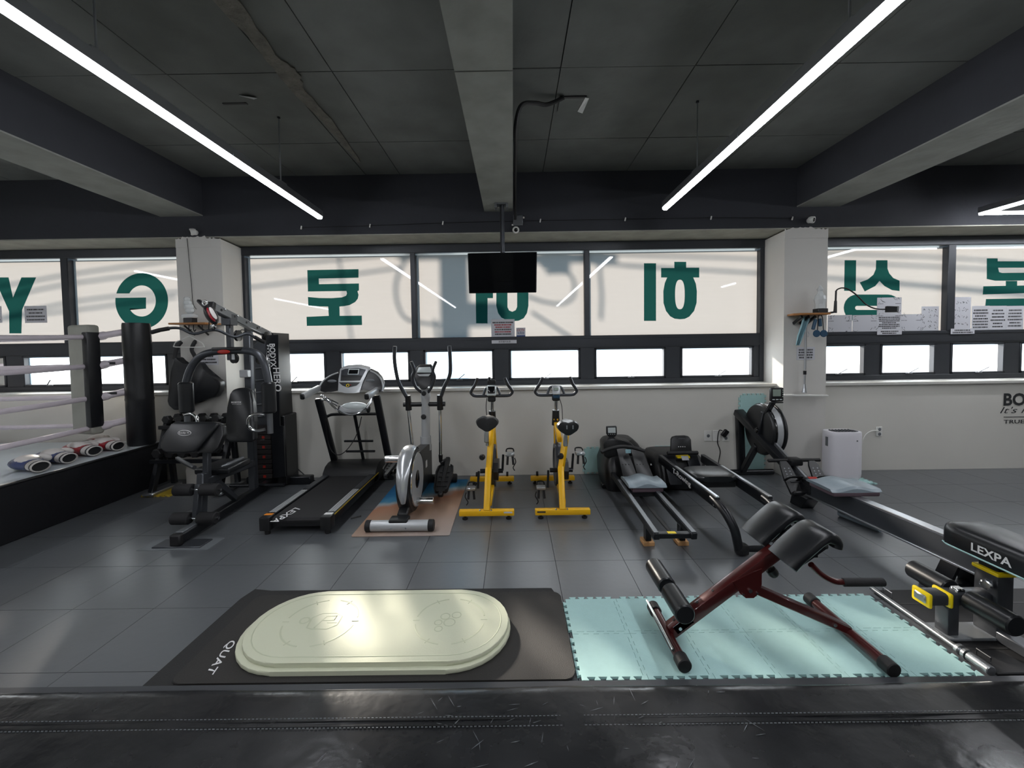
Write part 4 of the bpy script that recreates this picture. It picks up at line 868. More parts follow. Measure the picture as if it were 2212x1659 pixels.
    part('flywheel', lathe(BM(), [(.0,-.02),(.17,-.02),(.175,-.03),(.215,-.03),(.22,0),(.215,.03),(.175,.03),(.17,.02),(0,.02)], fw, (1,0,0), 36), 'dark_grey_metal', t)
    part('brake_pad', bar(BM(), (hx,4.28,.70),(hx,4.30,.52), .03,.03, bevel=.004), 'chrome', t)
    part('chain_guard', loft(BM(), [[(cx+x,y,z) for y,z in ((3.92,.34),(3.96,.42),(4.06,.43),(4.34,.36),(4.37,.29),(4.32,.24),(4.04,.22),(3.94,.26))] for x in (.05,.095)]), 'black_plastic', t)
    cr = V((cx+.02,4.0,.33))
    part('bottom_bracket', cyl(BM(), cr+V((-.10,0,0)), cr+V((.12,0,0)), .022, n=14), 'black_metal', t)
    for s, dz in ((1,.165),(-1,-.165)):
        a = cr+V((s*.115,0,0)); b = a+V((s*.01,-.02,dz)); part('crank_arm', bar(BM(), a, b, .022,.014, bevel=.004), 'black_metal', t)
        p = b+V((s*.065,0,0)); pd = part('pedal', box2(BM(), p-V((.045,.04,.012)), p+V((.045,.04,.016)),.006), 'steel_light', t)
        part('toe_cage', tube(BM(), [p+V((-.035,.04,.0)),p+V((-.03,.09,.03)),p+V((.03,.09,.03)),p+V((.035,.04,.0))], .007, 6, sm=4), 'black_plastic', pd)
        for q in (-.02,.025): part('pedal_strap', bar(BM(), p+V((q,-.02,-.01)), p+V((q*1.3,-.03,-.095)), .022,.006, bevel=.002), 'black_rubber', pd)
        part('strap_tail', tube(BM(), [p+V((s*.045,-.02,-.03)),p+V((s*.055,-.03,-.07)),p+V((s*.03,-.03,-.12)),p+V((s*.045,-.03,-.15))], .005, 6, sm=4), 'black_rubber', pd)
    part('warning_label', box(BM(), (cx+(.19 if not variant else -.19),3.6295,.068),(.075,.001,.014)), 'paper' if not variant else 'print_black', t)
spin_bike(-.255, 'yellow spin bike with a phone clip on the handlebar, nearer the elliptical', -.235, -.23, .845, 0)
spin_bike(.42, 'yellow spin bike with a silver monitor, nearer the rowers', .50, .44, .80, 1)

# ================================================================== LOW BLACK ROWER
r1 = thing('rowing_machine', 'low black rower with grey seat, rear legs on wood blocks', 'rowing machine', (1.15,3.9,0))
for x, lab in ((1.015,'left'),(1.275,'right')):
    solo('wood_block', box2(BM(), (x-.042,3.115,0),(x+.042,3.215,.032),.003), 'ply', 'pale wood block under the %s rear leg of the low black rower' % lab, 'wood block')
    part('rear_leg', box2(BM(), (x-.022,3.13,.032),(x+.022,3.19,.15),.004), 'black_metal', r1)
for x in (1.012,1.282):
    part('rail', bar(BM(), (x,2.94,.155),(x,4.25,.20), .045,.05, bevel=.006), 'black_metal', r1)
    part('rail_top', bar(BM(), (x,2.95,.182),(x,4.0,.225), .034,.006), 'mid_grey_metal', r1)
part('cross_plate', box2(BM(), (1.03,2.95,.135),(1.265,3.0,.172),.005), 'black_metal', r1)
part('plate_label', box2(BM(), (1.10,2.955,.1722),(1.16,2.99,.1732)), 'yellow_plastic', r1)
part('inner_belt', box2(BM(), (1.14,3.0,.135),(1.165,4.2,.14)), 'black_rubber', r1)
bm = BM(); loops = []
for y, z0 in ((3.70,-.02),(3.73,.0),(3.85,.004),(3.97,-.004),(3.99,-.02)):
    top = [(1.195-.17+.34*i/12, y, .285+z0+.016*math.cos((i-6)/6*PI*1.3)) for i in range(13)]
    loops.append(top+[(1.365,y,.245),(1.025,y,.245)])
st_ = part('seat', loft(bm, loops), 'seat_grey', r1); part('seat_base', box2(BM(), (1.06,3.71,.20),(1.34,3.96,.246),.012,2), 'purple_foam', st_)
part('seat_carriage', box2(BM(), (1.0,3.74,.15),(1.30,3.94,.20),.008), 'black_plastic', st_)
bm = BM(); loops = []
for z, x0, x1, y0, y1 in ((.0,.97,1.40,4.30,4.80),(.12,.95,1.425,4.26,4.82),(.26,.95,1.425,4.30,4.84),(.36,.99,1.40,4.36,4.84),(.46,1.02,1.34,4.42,4.82),(.50,1.05,1.30,4.46,4.78)): loops.append([(p[0],p[1],z) for p in rrect(x0,x1,y0,y1,.08,4)])
part('tank_housing', loft(bm, loops), 'black_plastic', r1)
part('head_pod', wpoly(BM(), [(1305,985),(1303,958),(1310,950),(1325,947),(1345,952),(1362,955),(1372,966),(1376,984),(1370,990),(1310,990)], 4.36, (0,.2,.0), .02, 2), 'black_plastic', r1)
for x0, x1 in ((1.03,1.155),(1.175,1.31)):
    fp = part('foot_board', prism(BM(), [(x0+.03,4.28,.44),(x1+.01,4.28,.44),(x1+.06,4.05,.20),(x0+.04,4.05,.20)], (0,.02,.03), .006), 'black_plastic', r1)
    for k in range(3): part('hole_row', cyl(BM(), (x0+.06+.03*k,4.168,.33),(x0+.06+.03*k,4.16,.325),.005,n=8), 'black_rubber', fp)
part('front_stand', box2(BM(), (.93,4.40,0),(1.42,4.47,.05),.008), 'black_metal', r1)
part('handle', tube(BM(), [fy(1299,977,4.16),fy(1315,970,4.18),fy(1340,965,4.2),fy(1362,966,4.19),fy(1378,970,4.18),fy(1393,974,4.16)], .018, 10, sm=4), 'black_rubber', r1)
part('handle_strap', obox(BM(), fy(1357,975,4.18), (X1,Y1,Z1), (.055,.01,.04), .004), 'towel_blue', r1, label='pale blue tag on the handle')
m_ = part('monitor', wpoly(BM(), [(1310,922),(1332,921),(1333,938),(1330,943),(1322,947),(1314,943),(1310,938)], 4.44, (0,.025,.005), .004), 'black_plastic', r1)
part('display', wpoly(BM(), [(1313,924),(1329.5,923.5),(1330,935),(1313.5,935)], 4.437, (0,.006,0)), 'lcd_light', m_)
for k in range(4): part('button', ellip(BM(), fy(1314.5+4.5*k,938,4.437), (.006,.003,.004)), 'silver_plastic', m_)
part('monitor_arm', bar(BM(), fy(1323,944,4.46), fy(1331,962,4.46), .05,.03, bevel=.006), 'black_plastic', r1)
part('bolt', ellip(BM(), (1.40,4.24,.30), (.012,.008,.012)), 'chrome', r1)

# ================================================================== TWIN-RAIL ROWER
r2 = thing('rowing_machine', 'black twin-rail rower with tablet shaped monitor and curved rear legs', 'rowing machine', (1.75,3.9,0))
cxr = 1.735
def mir(p): return V((2*cxr-p.x, p.y, p.z))
pth = [V((1.515,4.30,.345)), V((1.52,3.75,.335)), V((1.535,3.12,.325)), V((1.545,3.02,.29)), V((1.575,2.96,.20)), V((1.60,2.96,.10)), V((1.615,2.97,.045))]
for s in (0,1):
    P = [mir(p) if s else p for p in pth]
    part('rail', bar(BM(), P[0], P[2], .04,.085, bevel=.008, seg=2), 'black_metal', r2)
    part('rail_strip', bar(BM(), P[1]+V((0,.15,.046)), P[2]+V((0,0,.046)), .026,.012, bevel=.003), 'steel_light', r2)
    part('rear_leg', tube(BM(), [P[2]+V((0,.08,.01))]+P[2:], .032, 12, sm=5), 'black_metal', r2)
    part('leg_shoe', obox(BM(), P[-1]+V((.02*(1-2*s),0,.0)), (X1,Y1,Z1), (.09,.07,.08), .02, 2), 'black_plastic', r2)
    part('rail_bolt', cyl(BM(), P[2]+V((-.024 if not s else .024,.02,-.02)), P[2]+V((-.018 if not s else .018,.02,-.02)), .009, n=10), 'chrome', r2)
part('rear_crossbar', cyl(BM(), pth[-1], mir(pth[-1]), .022, n=12), 'black_metal', r2)
q = V((1.493,3.70,.335)); lettering('side_lettering', 'T-Rowing', q, V((0,-1,-.012)), Z1, .40, .062, 'print_white', r2, bold=.012)
bm = BM(); loops = []
for z, x0, x1, y0, y1 in ((.02,1.46,2.02,4.30,4.84),(.10,1.455,2.03,4.26,4.84),(.28,1.46,2.02,4.32,4.82),(.345,1.50,1.98,4.38,4.80),(.36,1.53,1.95,4.42,4.76)): loops.append([(p[0],p[1],z) for p in rrect(x0,x1,y0,y1,.09,5)])
part('resistance_housing', loft(bm, loops), 'black_plastic', r2)
for x0, x1 in ((1.56,1.68),(1.80,1.92)): part('foot_board', prism(BM(), [(x0,4.32,.34),(x1,4.32,.34),(x1,4.14,.12),(x0,4.14,.12)], (0,.03,.03), .006), 'black_metal', r2)
mo = part('monitor', wpoly(BM(), [(1449,979),(1450,950),(1453,945),(1462,942.5),(1480,942),(1489,944),(1493,950),(1495,979)], lambda x,y: 4.40+(979-y)/37*.06, (0,.03,.005), .006, 2), 'black_plastic', r2)
for k in range(4): part('button', ellip(BM(), fy(1466+4.5*k,965,4.415), (.006,.003,.005)), 'print_white', mo)
part('brand_mark', wpoly(BM(), [(1466,946.5),(1480,946.5),(1480,948.5),(1466,948.5)], 4.448, (0,.004,0)), 'mid_grey_metal', mo)
part('handle', cyl(BM(), fy(1441,979,4.30), fy(1508,978,4.30), .02, n=12, bev=.006), 'black_rubber', r2)
part('yellow_label', wpoly(BM(), [(1463,986),(1490,985),(1491,990),(1464,990)], 4.30, (0,.05,0)), 'yellow_plastic', r2)
part('paper_tag', wpoly(BM(), [(1471,985),(1486,985),(1489,994),(1474,994.5)], 4.293, (0,.002,0)), 'paper', r2)
bm = BM(); loops = []
for y, k in ((3.52,.7),(3.55,.95),(3.65,1.),(3.8,1.),(3.83,.8)): loops.append([(cxr+.185*k*math.copysign(abs(math.cos(a))**.5,math.cos(a)), y, .375+.035*k*math.copysign(abs(math.sin(a))**.6,math.sin(a))) for a in [2*PI*i/20 for i in range(20)]])
part('seat', loft(bm, loops), 'vinyl_pad', r2); part('seat_carriage', box2(BM(), (1.56,3.56,.29),(1.91,3.80,.345),.006), 'black_plastic', r2)
part('front_stand', box2(BM(), (1.47,4.40,0),(2.04,4.48,.05),.008), 'black_metal', r2)

# ================================================================== FAN ROWER
r3 = thing('rowing_machine', 'tall black fan rower with long metal rail in front of the right column', 'rowing machine', (2.72,3.7,0))
axx = lambda y: 2.655+(4.8-y)*.042
def A(y, z, dx=0.): return V((axx(y)+dx, y, z))
part('front_foot', cyl(BM(), (2.42,4.80,.035),(3.00,4.80,.035), .032, n=14), 'black_metal', r3)
part('front_leg', bar(BM(), A(4.80,.04,-.02), A(4.80,.72,-.05), .075,.075, bevel=.01, seg=2), 'black_metal', r3)
part('brace_leg', bar(BM(), A(4.78,.05,-.02), A(4.52,.42,-.02), .06,.06, up=(0,1,0), bevel=.008), 'black_metal', r3)
sb = part('slope_beam', bar(BM(), A(4.84,.735,-.04), A(3.78,.20), .075,.11, up=(1,0,0), bevel=.012, seg=2), 'black_metal', r3)
e0, e1 = A(4.45,.535,-.066), A(4.05,.33,-.050); dd = (e1-e0).normalized(); un = V((0,.45,.89))
lettering('beam_lettering', 'AIR ROWER', (e0+e1)/2+dd*.05+V((-.0,0,-.015)), dd, un, .50, .062, 'mid_grey_metal', r3, ext=.006, bold=.012)
part('beam_rail', bar(BM(), A(4.40,.575,0), A(3.82,.275,0), .03,.02, up=(1,0,0)), 'steel_light', r3)
fc = A(4.50,.60,.0)
part('fan_drum', lathe(BM(), [(0,-.035),(.20,-.035),(.26,-.02),(.272,0),(.272,.10),(.262,.12),(.20,.13),(0,.13)], fc, (1,0,0), 40), 'black_plastic', r3)
part('fan_mesh', lathe(BM(), [(.2735,.02),(.2735,.085)], fc, (1,0,0), 40), 'silver_plastic', r3, label='pale perforated fan rim')
part('fan_ring', torus(BM(), fc+V((.015,0,0)), (1,0,0), .268,.012,40,8), 'black_gloss', r3); part('fan_ring', torus(BM(), fc+V((.115,0,0)), (1,0,0), .268,.014,40,8), 'black_plastic', r3)
for dy in (-.06,.06): part('fan_boss', lathe(BM(), [(0,.05),(.022,.048),(.03,.03),(.03,0)], fc+V((-.035,dy,.0)), (-1,0,0), 14), 'black_gloss', r3)
part('mast', bar(BM(), A(4.44,.50,-.05), A(4.40,.80,-.02), .06,.05, bevel=.008), 'black_metal', r3)
for z in (.53,.6,.67,.74): part('mast_bolt', ellip(BM(), A(4.415,z,-.045), (.006,.006,.006)), 'chrome', r3)
part('instruction_card', prism(BM(), [fx(1651,902,axx(4.38)-.0),fx(1668,902,axx(4.38)-.0),fx(1668,918,axx(4.38)),fx(1651,918,axx(4.38))], (-.003,0,0)), 'paper', r3)
mp = fx(1677,852,axx(4.3)); 
part('monitor_arm', bar(BM(), A(4.40,.76,-.01), mp+V((0,.03,-.06)), .05,.035, bevel=.006), 'black_metal', r3)
m_ = part('monitor', obox(BM(), mp, (X1,Y1,Z1), (.13,.04,.14), .012, 2), 'black_plastic', r3)
part('display', obox(BM(), mp+V((-.008,-.021,.018)), (X1,Y1,Z1), (.08,.004,.07), .003), 'lcd_grey', m_)
for k in range(3): part('button', box(BM(), mp+V((-.04+.037*k,-.021,-.05)), (.026,.005,.010),.002), 'lcd_light', m_)
for k in range(4): part('side_key', box(BM(), mp+V((.052,-.021,.045-.022*k)), (.010,.005,.012),.002), 'lcd_grey', m_)
part('monitor_shelf', box(BM(), mp+V((0,-.0,-.08)), (.12,.05,.015), .005), 'black_plastic', r3)
# pull handle and foot plates
part('pull_handle', cyl(BM(), A(3.98,.40,-.25), A(3.98,.40,.25), .017, n=12, bev=.005), 'black_rubber', r3)
part('handle_catch', obox(BM(), A(3.98,.39,0), (X1,Y1,Z1), (.12,.10,.07), .015, 2), 'black_plastic', r3)
for s in (-1,1):
    c = A(3.82,.26,s*.135); d = V((0,.62,.78)).normalized(); n_ = V((0,-.78,.62))
    f_ = part('foot_plate', prism(BM(), [c+d*(-.13)+X1*-.055, c+d*(-.13)+X1*.055, c+d*.02+X1*.06, c+d*.14+X1*.05, c+d*.19+X1*.03, c+d*.19+X1*-.03, c+d*.14+X1*-.05, c+d*.02+X1*-.06], n_*-.02, .005), 'black_plastic', r3)
    for k in range(4):
        for q in (-.02,.02): part('hole', cyl(BM(), c+d*(.03+.028*k)+X1*q+n_*.001, c+d*(.03+.028*k)+X1*q-n_*.004, .006, n=8), 'mid_grey_metal', f_)
    part('foot_strap', tube(BM(), [c+X1*-.06, c+X1*-.05+n_*.07, c+X1*.05+n_*.07, c+X1*.06], .018, 8, sm=4, r2=.006), 'black_rubber', f_)
    part('heel_cup', obox(BM(), c-d*.13+n_*.02, (X1,d,n_), (.11,.03,.07), .01), 'black_plastic', f_)
part('foot_bar', cyl(BM(), A(3.82,.24,-.15), A(3.82,.24,.15), .016, n=12), 'black_metal', r3)
part('warning_sticker', obox(BM(), A(3.74,.305,.0), (X1,V((0,.9,.3)),V((0,-.3,.9))), (.075,.03,.004)), 'red_plastic', r3)
part('centre_cover', obox(BM(), A(3.82,.22,0), (X1,Y1,Z1), (.10,.22,.13), .015, 2), 'black_plastic', r3)
part('centre_foot', prism(BM(), [A(3.92,.12,-.06),A(3.72,.12,-.06),A(3.80,.0,-.06),A(3.95,.0,-.06)], (.12,0,0), .006), 'black_metal', r3)
part('main_rail', bar(BM(), A(3.86,.215,0), A(2.40,.225,0), .075,.15, up=(0,0,1), bevel=.006), 'dark_grey_metal', r3)
part('rail_top', bar(BM(), A(3.76,.294,0), A(2.40,.304,0), .07,.012, bevel=.003), 'steel_light', r3)
part('rail_lip', bar(BM(), A(3.80,.143,-.042), A(2.40,.153,-.042), .014,.014, bevel=.003), 'steel_light', r3)
part('rear_leg', prism(BM(), [A(2.60,.15,-.055),A(2.50,.15,-.055),A(2.52,.0,-.095),A(2.62,.0,-.095)], (.02,0,0)), 'black_metal', r3)
part('rear_leg', prism(BM(), [A(2.60,.15,.04),A(2.50,.15,.04),A(2.52,.0,.08),A(2.62,.0,.08)], (.02,0,0)), 'black_metal', r3)
part('rear_foot', box2(BM(), (2.55,2.535,0),(2.96,2.60,.03),.006), 'black_metal', r3)
bm = BM(); loops = []; sc = A(3.42,.37)
for y, z0 in ((-.15,-.018),(-.13,.0),(0,.004),(.13,.0),(.15,-.012)):
    loops.append([(sc.x-.2+.4*i/12, sc.y+y, sc.z+z0+.014*math.cos((i-6)/6*PI*1.25)) for i in range(13)]+[(sc.x+.19,sc.y+y,sc.z-.035),(sc.x-.19,sc.y+y,sc.z-.035)])
s_ = part('seat', loft(bm, loops), 'seat_grey', r3); part('seat_foam', obox(BM(), sc+V((0,-.012,-.048)), (X1,Y1,Z1), (.37,.28,.04), .012, 2), 'purple_foam', s_)
part('seat_roller', obox(BM(), sc+V((.02,0,-.065)), (X1,Y1,Z1), (.16,.18,.04), .01), 'black_plastic', s_)
bm = BM(); pts = [V((2.86,3.62,.035)), V((2.93,3.30,.035))]; cyl(bm, pts[0], pts[1], .035, n=16, caps=False); cyl(bm, pts[0], pts[1], .031, n=16, caps=False)
solo('foam_roll', bm, 'seat_grey', 'small grey rolled foam pad on the floor beside the fan rower rail', 'foam roll')

# ================================================================== AIR PURIFIER
pa = fy(1782,1024,4.57); pb = fy(1854,930,4.57); px0, px1, pz0, pz1 = pa.x, pb.x, .035, pb.z
ap = thing('air_purifier', 'white rounded air purifier standing on a mint foam tile', 'air purifier', ((px0+px1)/2,4.57,.013))
bm = BM(); loops = []
for z, k in ((pz0,.90),(pz0+.02,.97),(pz0+.06,1.),(pz1-.05,1.),(pz1-.008,.985),(pz1,.96)): 
    cx_ = (px0+px1)/2; hw = (px1-px0)/2*k; loops.append([(p[0],p[1],z) for p in rrect(cx_-hw,cx_+hw,4.57-.11*k,4.57+.11*k,.09*k,6)])
b_ = part('body', loft(bm, loops), 'purifier_white', ap)
part('top_grille', prism(BM(), rrect(px0+.05,px1-.03,4.50,4.63,.05,6,z=pz1-.003), (0,0,.006)), 'grey_plastic', b_)
for k in range(7): part('grille_slat', box2(BM(), (px0+.07+.035*k,4.51,pz1+.003),(px0+.08+.035*k,4.62,pz1+.008)), 'dark_grey_metal', b_)
part('power_button', cyl(BM(), (px1-.10,4.462,pz1-.09),(px1-.10,4.457,pz1-.09),.008,n=10), 'grey_plastic', b_)
part('side_labels', box2(BM(), (px0-.001,4.535,pz1-.16),(px0+.002,4.57,pz1-.06)), 'grey_plastic', b_)
for s in (-1,1): part('foot', box(BM(), ((px0+px1)/2+s*.10,4.55,.024),(.06,.12,.022),.004), 'black_rubber', ap)

# ================================================================== BACK EXTENSION BENCH
rc = thing('back_extension_bench', 'maroon framed back extension bench with split black pads', 'exercise bench', (1.25,2.1,.012))
RY = 2.10; F0 = .012
for x, y0, y1, big in ((.775,1.885,2.315,0),(1.705,1.845,2.375,0)):
    part('floor_tube', cyl(BM(), (x,y0,F0+.033),(x,y1,F0+.033), .026, n=18), 'maroon_paint', rc)
    for a, b in ((y0-.012,y0+.05),(y1-.05,y1+.012)): part('tube_cap', cyl(BM(), (x,a,F0+.033),(x,b,F0+.033), .033, n=18, bev=.004), 'black_rubber', rc)
part('foot_rod', cyl(BM(), (.745,1.94,F0+.062),(.745,2.33,F0+.062), .007, n=10), 'chrome', rc)
b0, b1 = V((.79,RY,.06)), V((1.335,RY,.475))
part('main_beam', bar(BM(), b0, b1, .062,.062, up=(0,1,0), bevel=.006, seg=2), 'maroon_paint', rc)
dB = (b1-b0).normalized(); nB = V((-dB.z,0,dB.x))
part('beam_plug', bar(BM(), b1-dB*.012, b1+dB*.014, .066,.066, up=(0,1,0), bevel=.006), 'grey_plastic', rc)
part('lower_sleeve', bar(BM(), b0+dB*.02+nB*.004, b0+dB*.13+nB*.004, .052,.062, up=(0,1,0), bevel=.004), 'steel_light', rc)
for t_ in (.05,.20,.30): part('pin_hole', cyl(BM(), b0+dB*t_+nB*.031+V((0,-.0,0)), b0+dB*t_+nB*.033, .007, n=10), 'black_rubber', rc)
part('beam_bolt', cyl(BM(), b0+dB*.05+V((0,-.030,0)), b0+dB*.05+V((0,-.036,0)), .009, n=10), 'chrome', rc)
pv = b0+dB*.49+V((0,0,-.07))
g_ = part('pivot_gusset', prism(BM(), [pv+V((-.085,-.036,.045)),pv+V((-.05,-.036,-.015)),pv+V((-.02,-.036,-.04)),pv+V((.02,-.036,-.04)),pv+V((.05,-.036,-.015)),pv+V((.06,-.036,.03)),pv+V((.06,-.036,.11)),pv+V((.01,-.036,.09))], (0,.005,0)), 'maroon_paint', rc)
for dx, dz, r_ in ((0,0,.010),(-.035,-.018,.005),(.035,-.012,.005)): part('gusset_bolt', cyl(BM(), pv+V((dx,-.036,dz)), pv+V((dx,-.044,dz)), r_, n=10), 'chrome', g_)
part('rear_leg', bar(BM(), pv+V((-.02,0,.02)), V((1.705,RY,F0+.045)), .042,.052, up=(0,1,0), bevel=.005), 'maroon_paint', rc)
part('leg_bolt', cyl(BM(), V((1.62,RY-.022,.095)), V((1.62,RY-.03,.095)), .010, n=10), 'chrome', rc)
part('lock_knob', lathe(BM(), [(0,.07),(.022,.068),(.027,.055),(.025,.03),(.012,.025),(.010,0)], b0+dB*.60-nB*.03, -nB, 12), 'black_plastic', rc)
# ankle rollers
az = .275; axr = .785
part('roller_axle', cyl(BM(), (axr,1.90,az),(axr,2.34,az), .012, n=12), 'chrome', rc)
for y0, y1 in ((1.895,2.085),(2.125,2.335)): part('foam_roller', cyl(BM(), (axr,y0,az),(axr,y1,az), .047, n=24, bev=.006), 'vinyl_pad', rc)
part('roller_arm', bar(BM(), (axr,2.105,az), b0+dB*.13+nB*.02, .028,.03, up=(0,1,0), bevel=.003), 'steel_light', rc)
# hip pads
prof = [(1.262,.505),(1.30,.545),(1.36,.600),(1.41,.640),(1.455,.655),(1.495,.640),(1.515,.605),(1.512,.575)]
def pad(y0, y1):
    th = .052; bm = BM(); pr = smooth_path([(x,0,z) for x,z in prof], 3); top = pr; bot = []
    for i, p in enumerate(pr):
        d = (pr[min(i+1,len(pr)-1)]-pr[max(i-1,0)]).normalized(); nn = V((d.z,0,-d.x)); bot.append(p+nn*th*(1 if i < len(pr)*.75 else .85))
    ring = top+bot[::-1]; loops = []; c = sum(ring, V())/len(ring)
    for y, ins in ((y0,.016),(y0+.006,.006),(y0+.018,0),(y1-.018,0),(y1-.006,.006),(y1,.016)):
        L_ = []
        for i, p in enumerate(ring):
            n = len(top); k = i if i < n else len(ring)-1-i; mid = (top[k]+bot[k])/2; q = p+(mid-p).normalized()*ins
            e = min(k,n-1-k); q = q + ((top[n//2]+bot[n//2])/2-q)*(ins*.9 if e < 2 else 0)
            L_.append(V((q.x,y,q.z)))
        loops.append(L_)
    return loft(bm, loops)
for y0, y1 in ((1.885,2.068),(2.122,2.315)):
    p_ = part('hip_pad', pad(y0,y1), 'vinyl_pad', rc, angle=50)
    part('pad_plate', prism(BM(), [(1.32,y0+.03,.500),(1.32,y1-.03,.500),(1.44,y1-.03,.585),(1.44,y0+.03,.585)], (.012,0,-.014)), 'black_metal', p_)
part('pad_bracket', bar(BM(), b1-dB*.03, V((1.42,RY,.555)), .05,.05, up=(0,1,0), bevel=.004), 'black_metal', rc)
part('pad_crossbar', bar(BM(), (1.41,1.93,.535),(1.41,2.27,.535), .03,.03, bevel=.003), 'black_metal', rc)
for y in (1.93,2.29):
    part('hand_bar', tube(BM(), [(1.39,y,.49),(1.44,y,.44),(1.50,y,.408),(1.56,y,.402)], .014, 12, sm=5), 'maroon_paint', rc)
    part('hand_grip', cyl(BM(), (1.54,y,.402),(1.735,y,.400), .019, n=16, bev=.004), 'foam_black', rc)

# ================================================================== BARBELL, RUBBER BOARD, WEIGHT BENCH
solo('barbell', (lambda bm: (cyl(bm, (2.172,2.50,.028),(2.168,2.36,.028),.012,n=14), cyl(bm, (2.168,2.36,.028),(2.158,1.965,.028),.013,n=14), cyl(bm,(2.16,1.99,.028),(2.159,1.975,.028),.026,n=16), cyl(bm,(2.158,1.96,.028),(2.158,1.945,.028),.026,n=16), cyl(bm,(2.158,1.94,.028),(2.156,1.845,.028),.023,n=18,bev=.003), bm)[-1])(BM()), 'steel_light', 'steel barbell with thick sleeve lying along the foam mat edge', 'barbell')
rb = thing('rubber_board', 'black board with small wire handles under the weight bench', 'board', (2.6,2.15,0))
part('board', box2(BM(), (2.19,1.85,0),(3.25,2.50,.016),.004), 'black_rubber', rb)
for y in (2.44,1.93): part('wire_handle', tube(BM(), [(2.215,y+.03,.014),(2.215,y+.03,.05),(2.215,y-.03,.05),(2.215,y-.03,.014)], .0035, 6), 'chrome', rb)
for y in (2.36,2.0): part('groove', box2(BM(), (2.2,y-.004,.0155),(3.2,y+.004,.017)), 'black_plastic', rb)
wb = thing('weight_bench', 'black padded weight bench with yellow collars at the right edge', 'weight bench', (2.46,2.0,.016))
bm = BM(); loops = []
for y, k in ((2.28,.55),(2.273,.8),(2.245,.97),(2.19,1.),(1.84,1.),(1.80,.9)): loops.append([(2.475+.135*k*a, y, .485+.058*(.5+.5*k)*b) for a,b in ((-1,-.9),(-1,.35),(-.9,.8),(-.7,1),(.7,1),(.9,.8),(1,.35),(1,-.9),(.85,-1),(-.85,-1))])
p_ = part('seat_pad', loft(bm, loops), 'vinyl_pad', wb, angle=45)
part('piping', tube(BM(), [(2.355,2.265,.433),(2.340,2.23,.432),(2.338,2.19,.432),(2.338,1.84,.432)], .004, 6), 'mint_foam', p_)
lettering('pad_lettering', 'LEXPA', V((2.339,2.02,.478)), V((0,-1,0)), Z1, .175, .042, 'print_white', p_, ext=.002, bold=.025)
mpx, mpy = 2.455, 2.105
part('main_post', box2(BM(), (mpx-.042,mpy-.055,.03),(mpx+.042,mpy+.055,.355),.008,2), 'dark_grey_metal', wb)
part('inner_post', box2(BM(), (mpx-.034,mpy-.046,.33),(mpx+.034,mpy+.046,.43),.006), 'black_metal', wb)
part('yellow_collar', box2(BM(), (mpx-.050,mpy-.063,.345),(mpx+.050,mpy+.063,.367),.008,2), 'yellow_plastic', wb)
part('height_knob', lathe(BM(), [(0,.05),(.018,.052),(.024,.046),(.022,.02),(.012,.012),(.012,0)], (mpx-.042,mpy-.02,.30), (-.9,-.4,0), 16), 'chrome', wb)
part('base_plate', box2(BM(), (2.16,2.05,.016),(2.52,2.18,.032),.004), 'grey_plastic', wb)
part('front_post', box2(BM(), (2.195,2.075,.02),(2.255,2.145,.20),.008,2), 'dark_grey_metal', wb)
part('cross_tube', box2(BM(), (2.09,2.07,.185),(2.44,2.15,.245),.014,2), 'dark_grey_metal', wb)
for x in (2.095,2.20): part('yellow_collar', box2(BM(), (x-.010,2.06,.177),(x+.010,2.16,.253),.012,2), 'yellow_plastic', wb)
part('tube_cap', box2(BM(), (2.078,2.078,.195),(2.09,2.142,.237),.008), 'steel_light', wb)
part('roller_axle', cyl(BM(), (2.285,1.88,.225),(2.285,2.34,.225), .012, n=12), 'chrome', wb)
for y0, y1 in ((1.86,2.06),(2.15,2.36)): part('foam_roller', cyl(BM(), (2.285,y0,.225),(2.285,y1,.225), .050, n=24, bev=.006), 'vinyl_pad', wb)
part('axle_clamp', box2(BM(), (2.25,2.09,.22),(2.30,2.13,.262),.006), 'chrome', wb)
part('floor_beam', box2(BM(), (mpx-.04,1.85,.016),(mpx+.04,2.14,.07),.006), 'dark_grey_metal', wb)

# ================================================================== MULTI-GYM STATION
mg = thing('multi_gym', 'black multi-gym weight machine with lat bar, butterfly arms and weight tower', 'weight machine', (-2.75,4.0,0))
GX = -2.72
part('base_beam', bar(BM(), (-2.665,3.22,.055),(-2.74,4.72,.055), .075,.075, bevel=.008), 'black_metal', mg)
part('base_sleeve', bar(BM(), (-2.668,3.24,.098),(-2.682,3.58,.098), .06,.012, bevel=.003), 'mid_grey_metal', mg)
part('base_end_cap', obox(BM(), (-2.664,3.21,.055), (X1,Y1,Z1), (.085,.05,.09), .01), 'black_rubber', mg)
part('base_plate', box2(BM(), (-2.84,3.18,0),(-2.46,3.32,.012),.003), 'dark_grey_metal', mg)
solo('floor_patch', box2(BM(), (-2.93,3.15,0),(-2.38,3.34,.0025)), 'grey_plastic', 'thin grey plate on the floor under the multi-gym front foot', 'plate')
part('rear_base', box2(BM(), (-3.05,4.66,0),(-2.32,4.76,.09),.008), 'black_metal', mg)
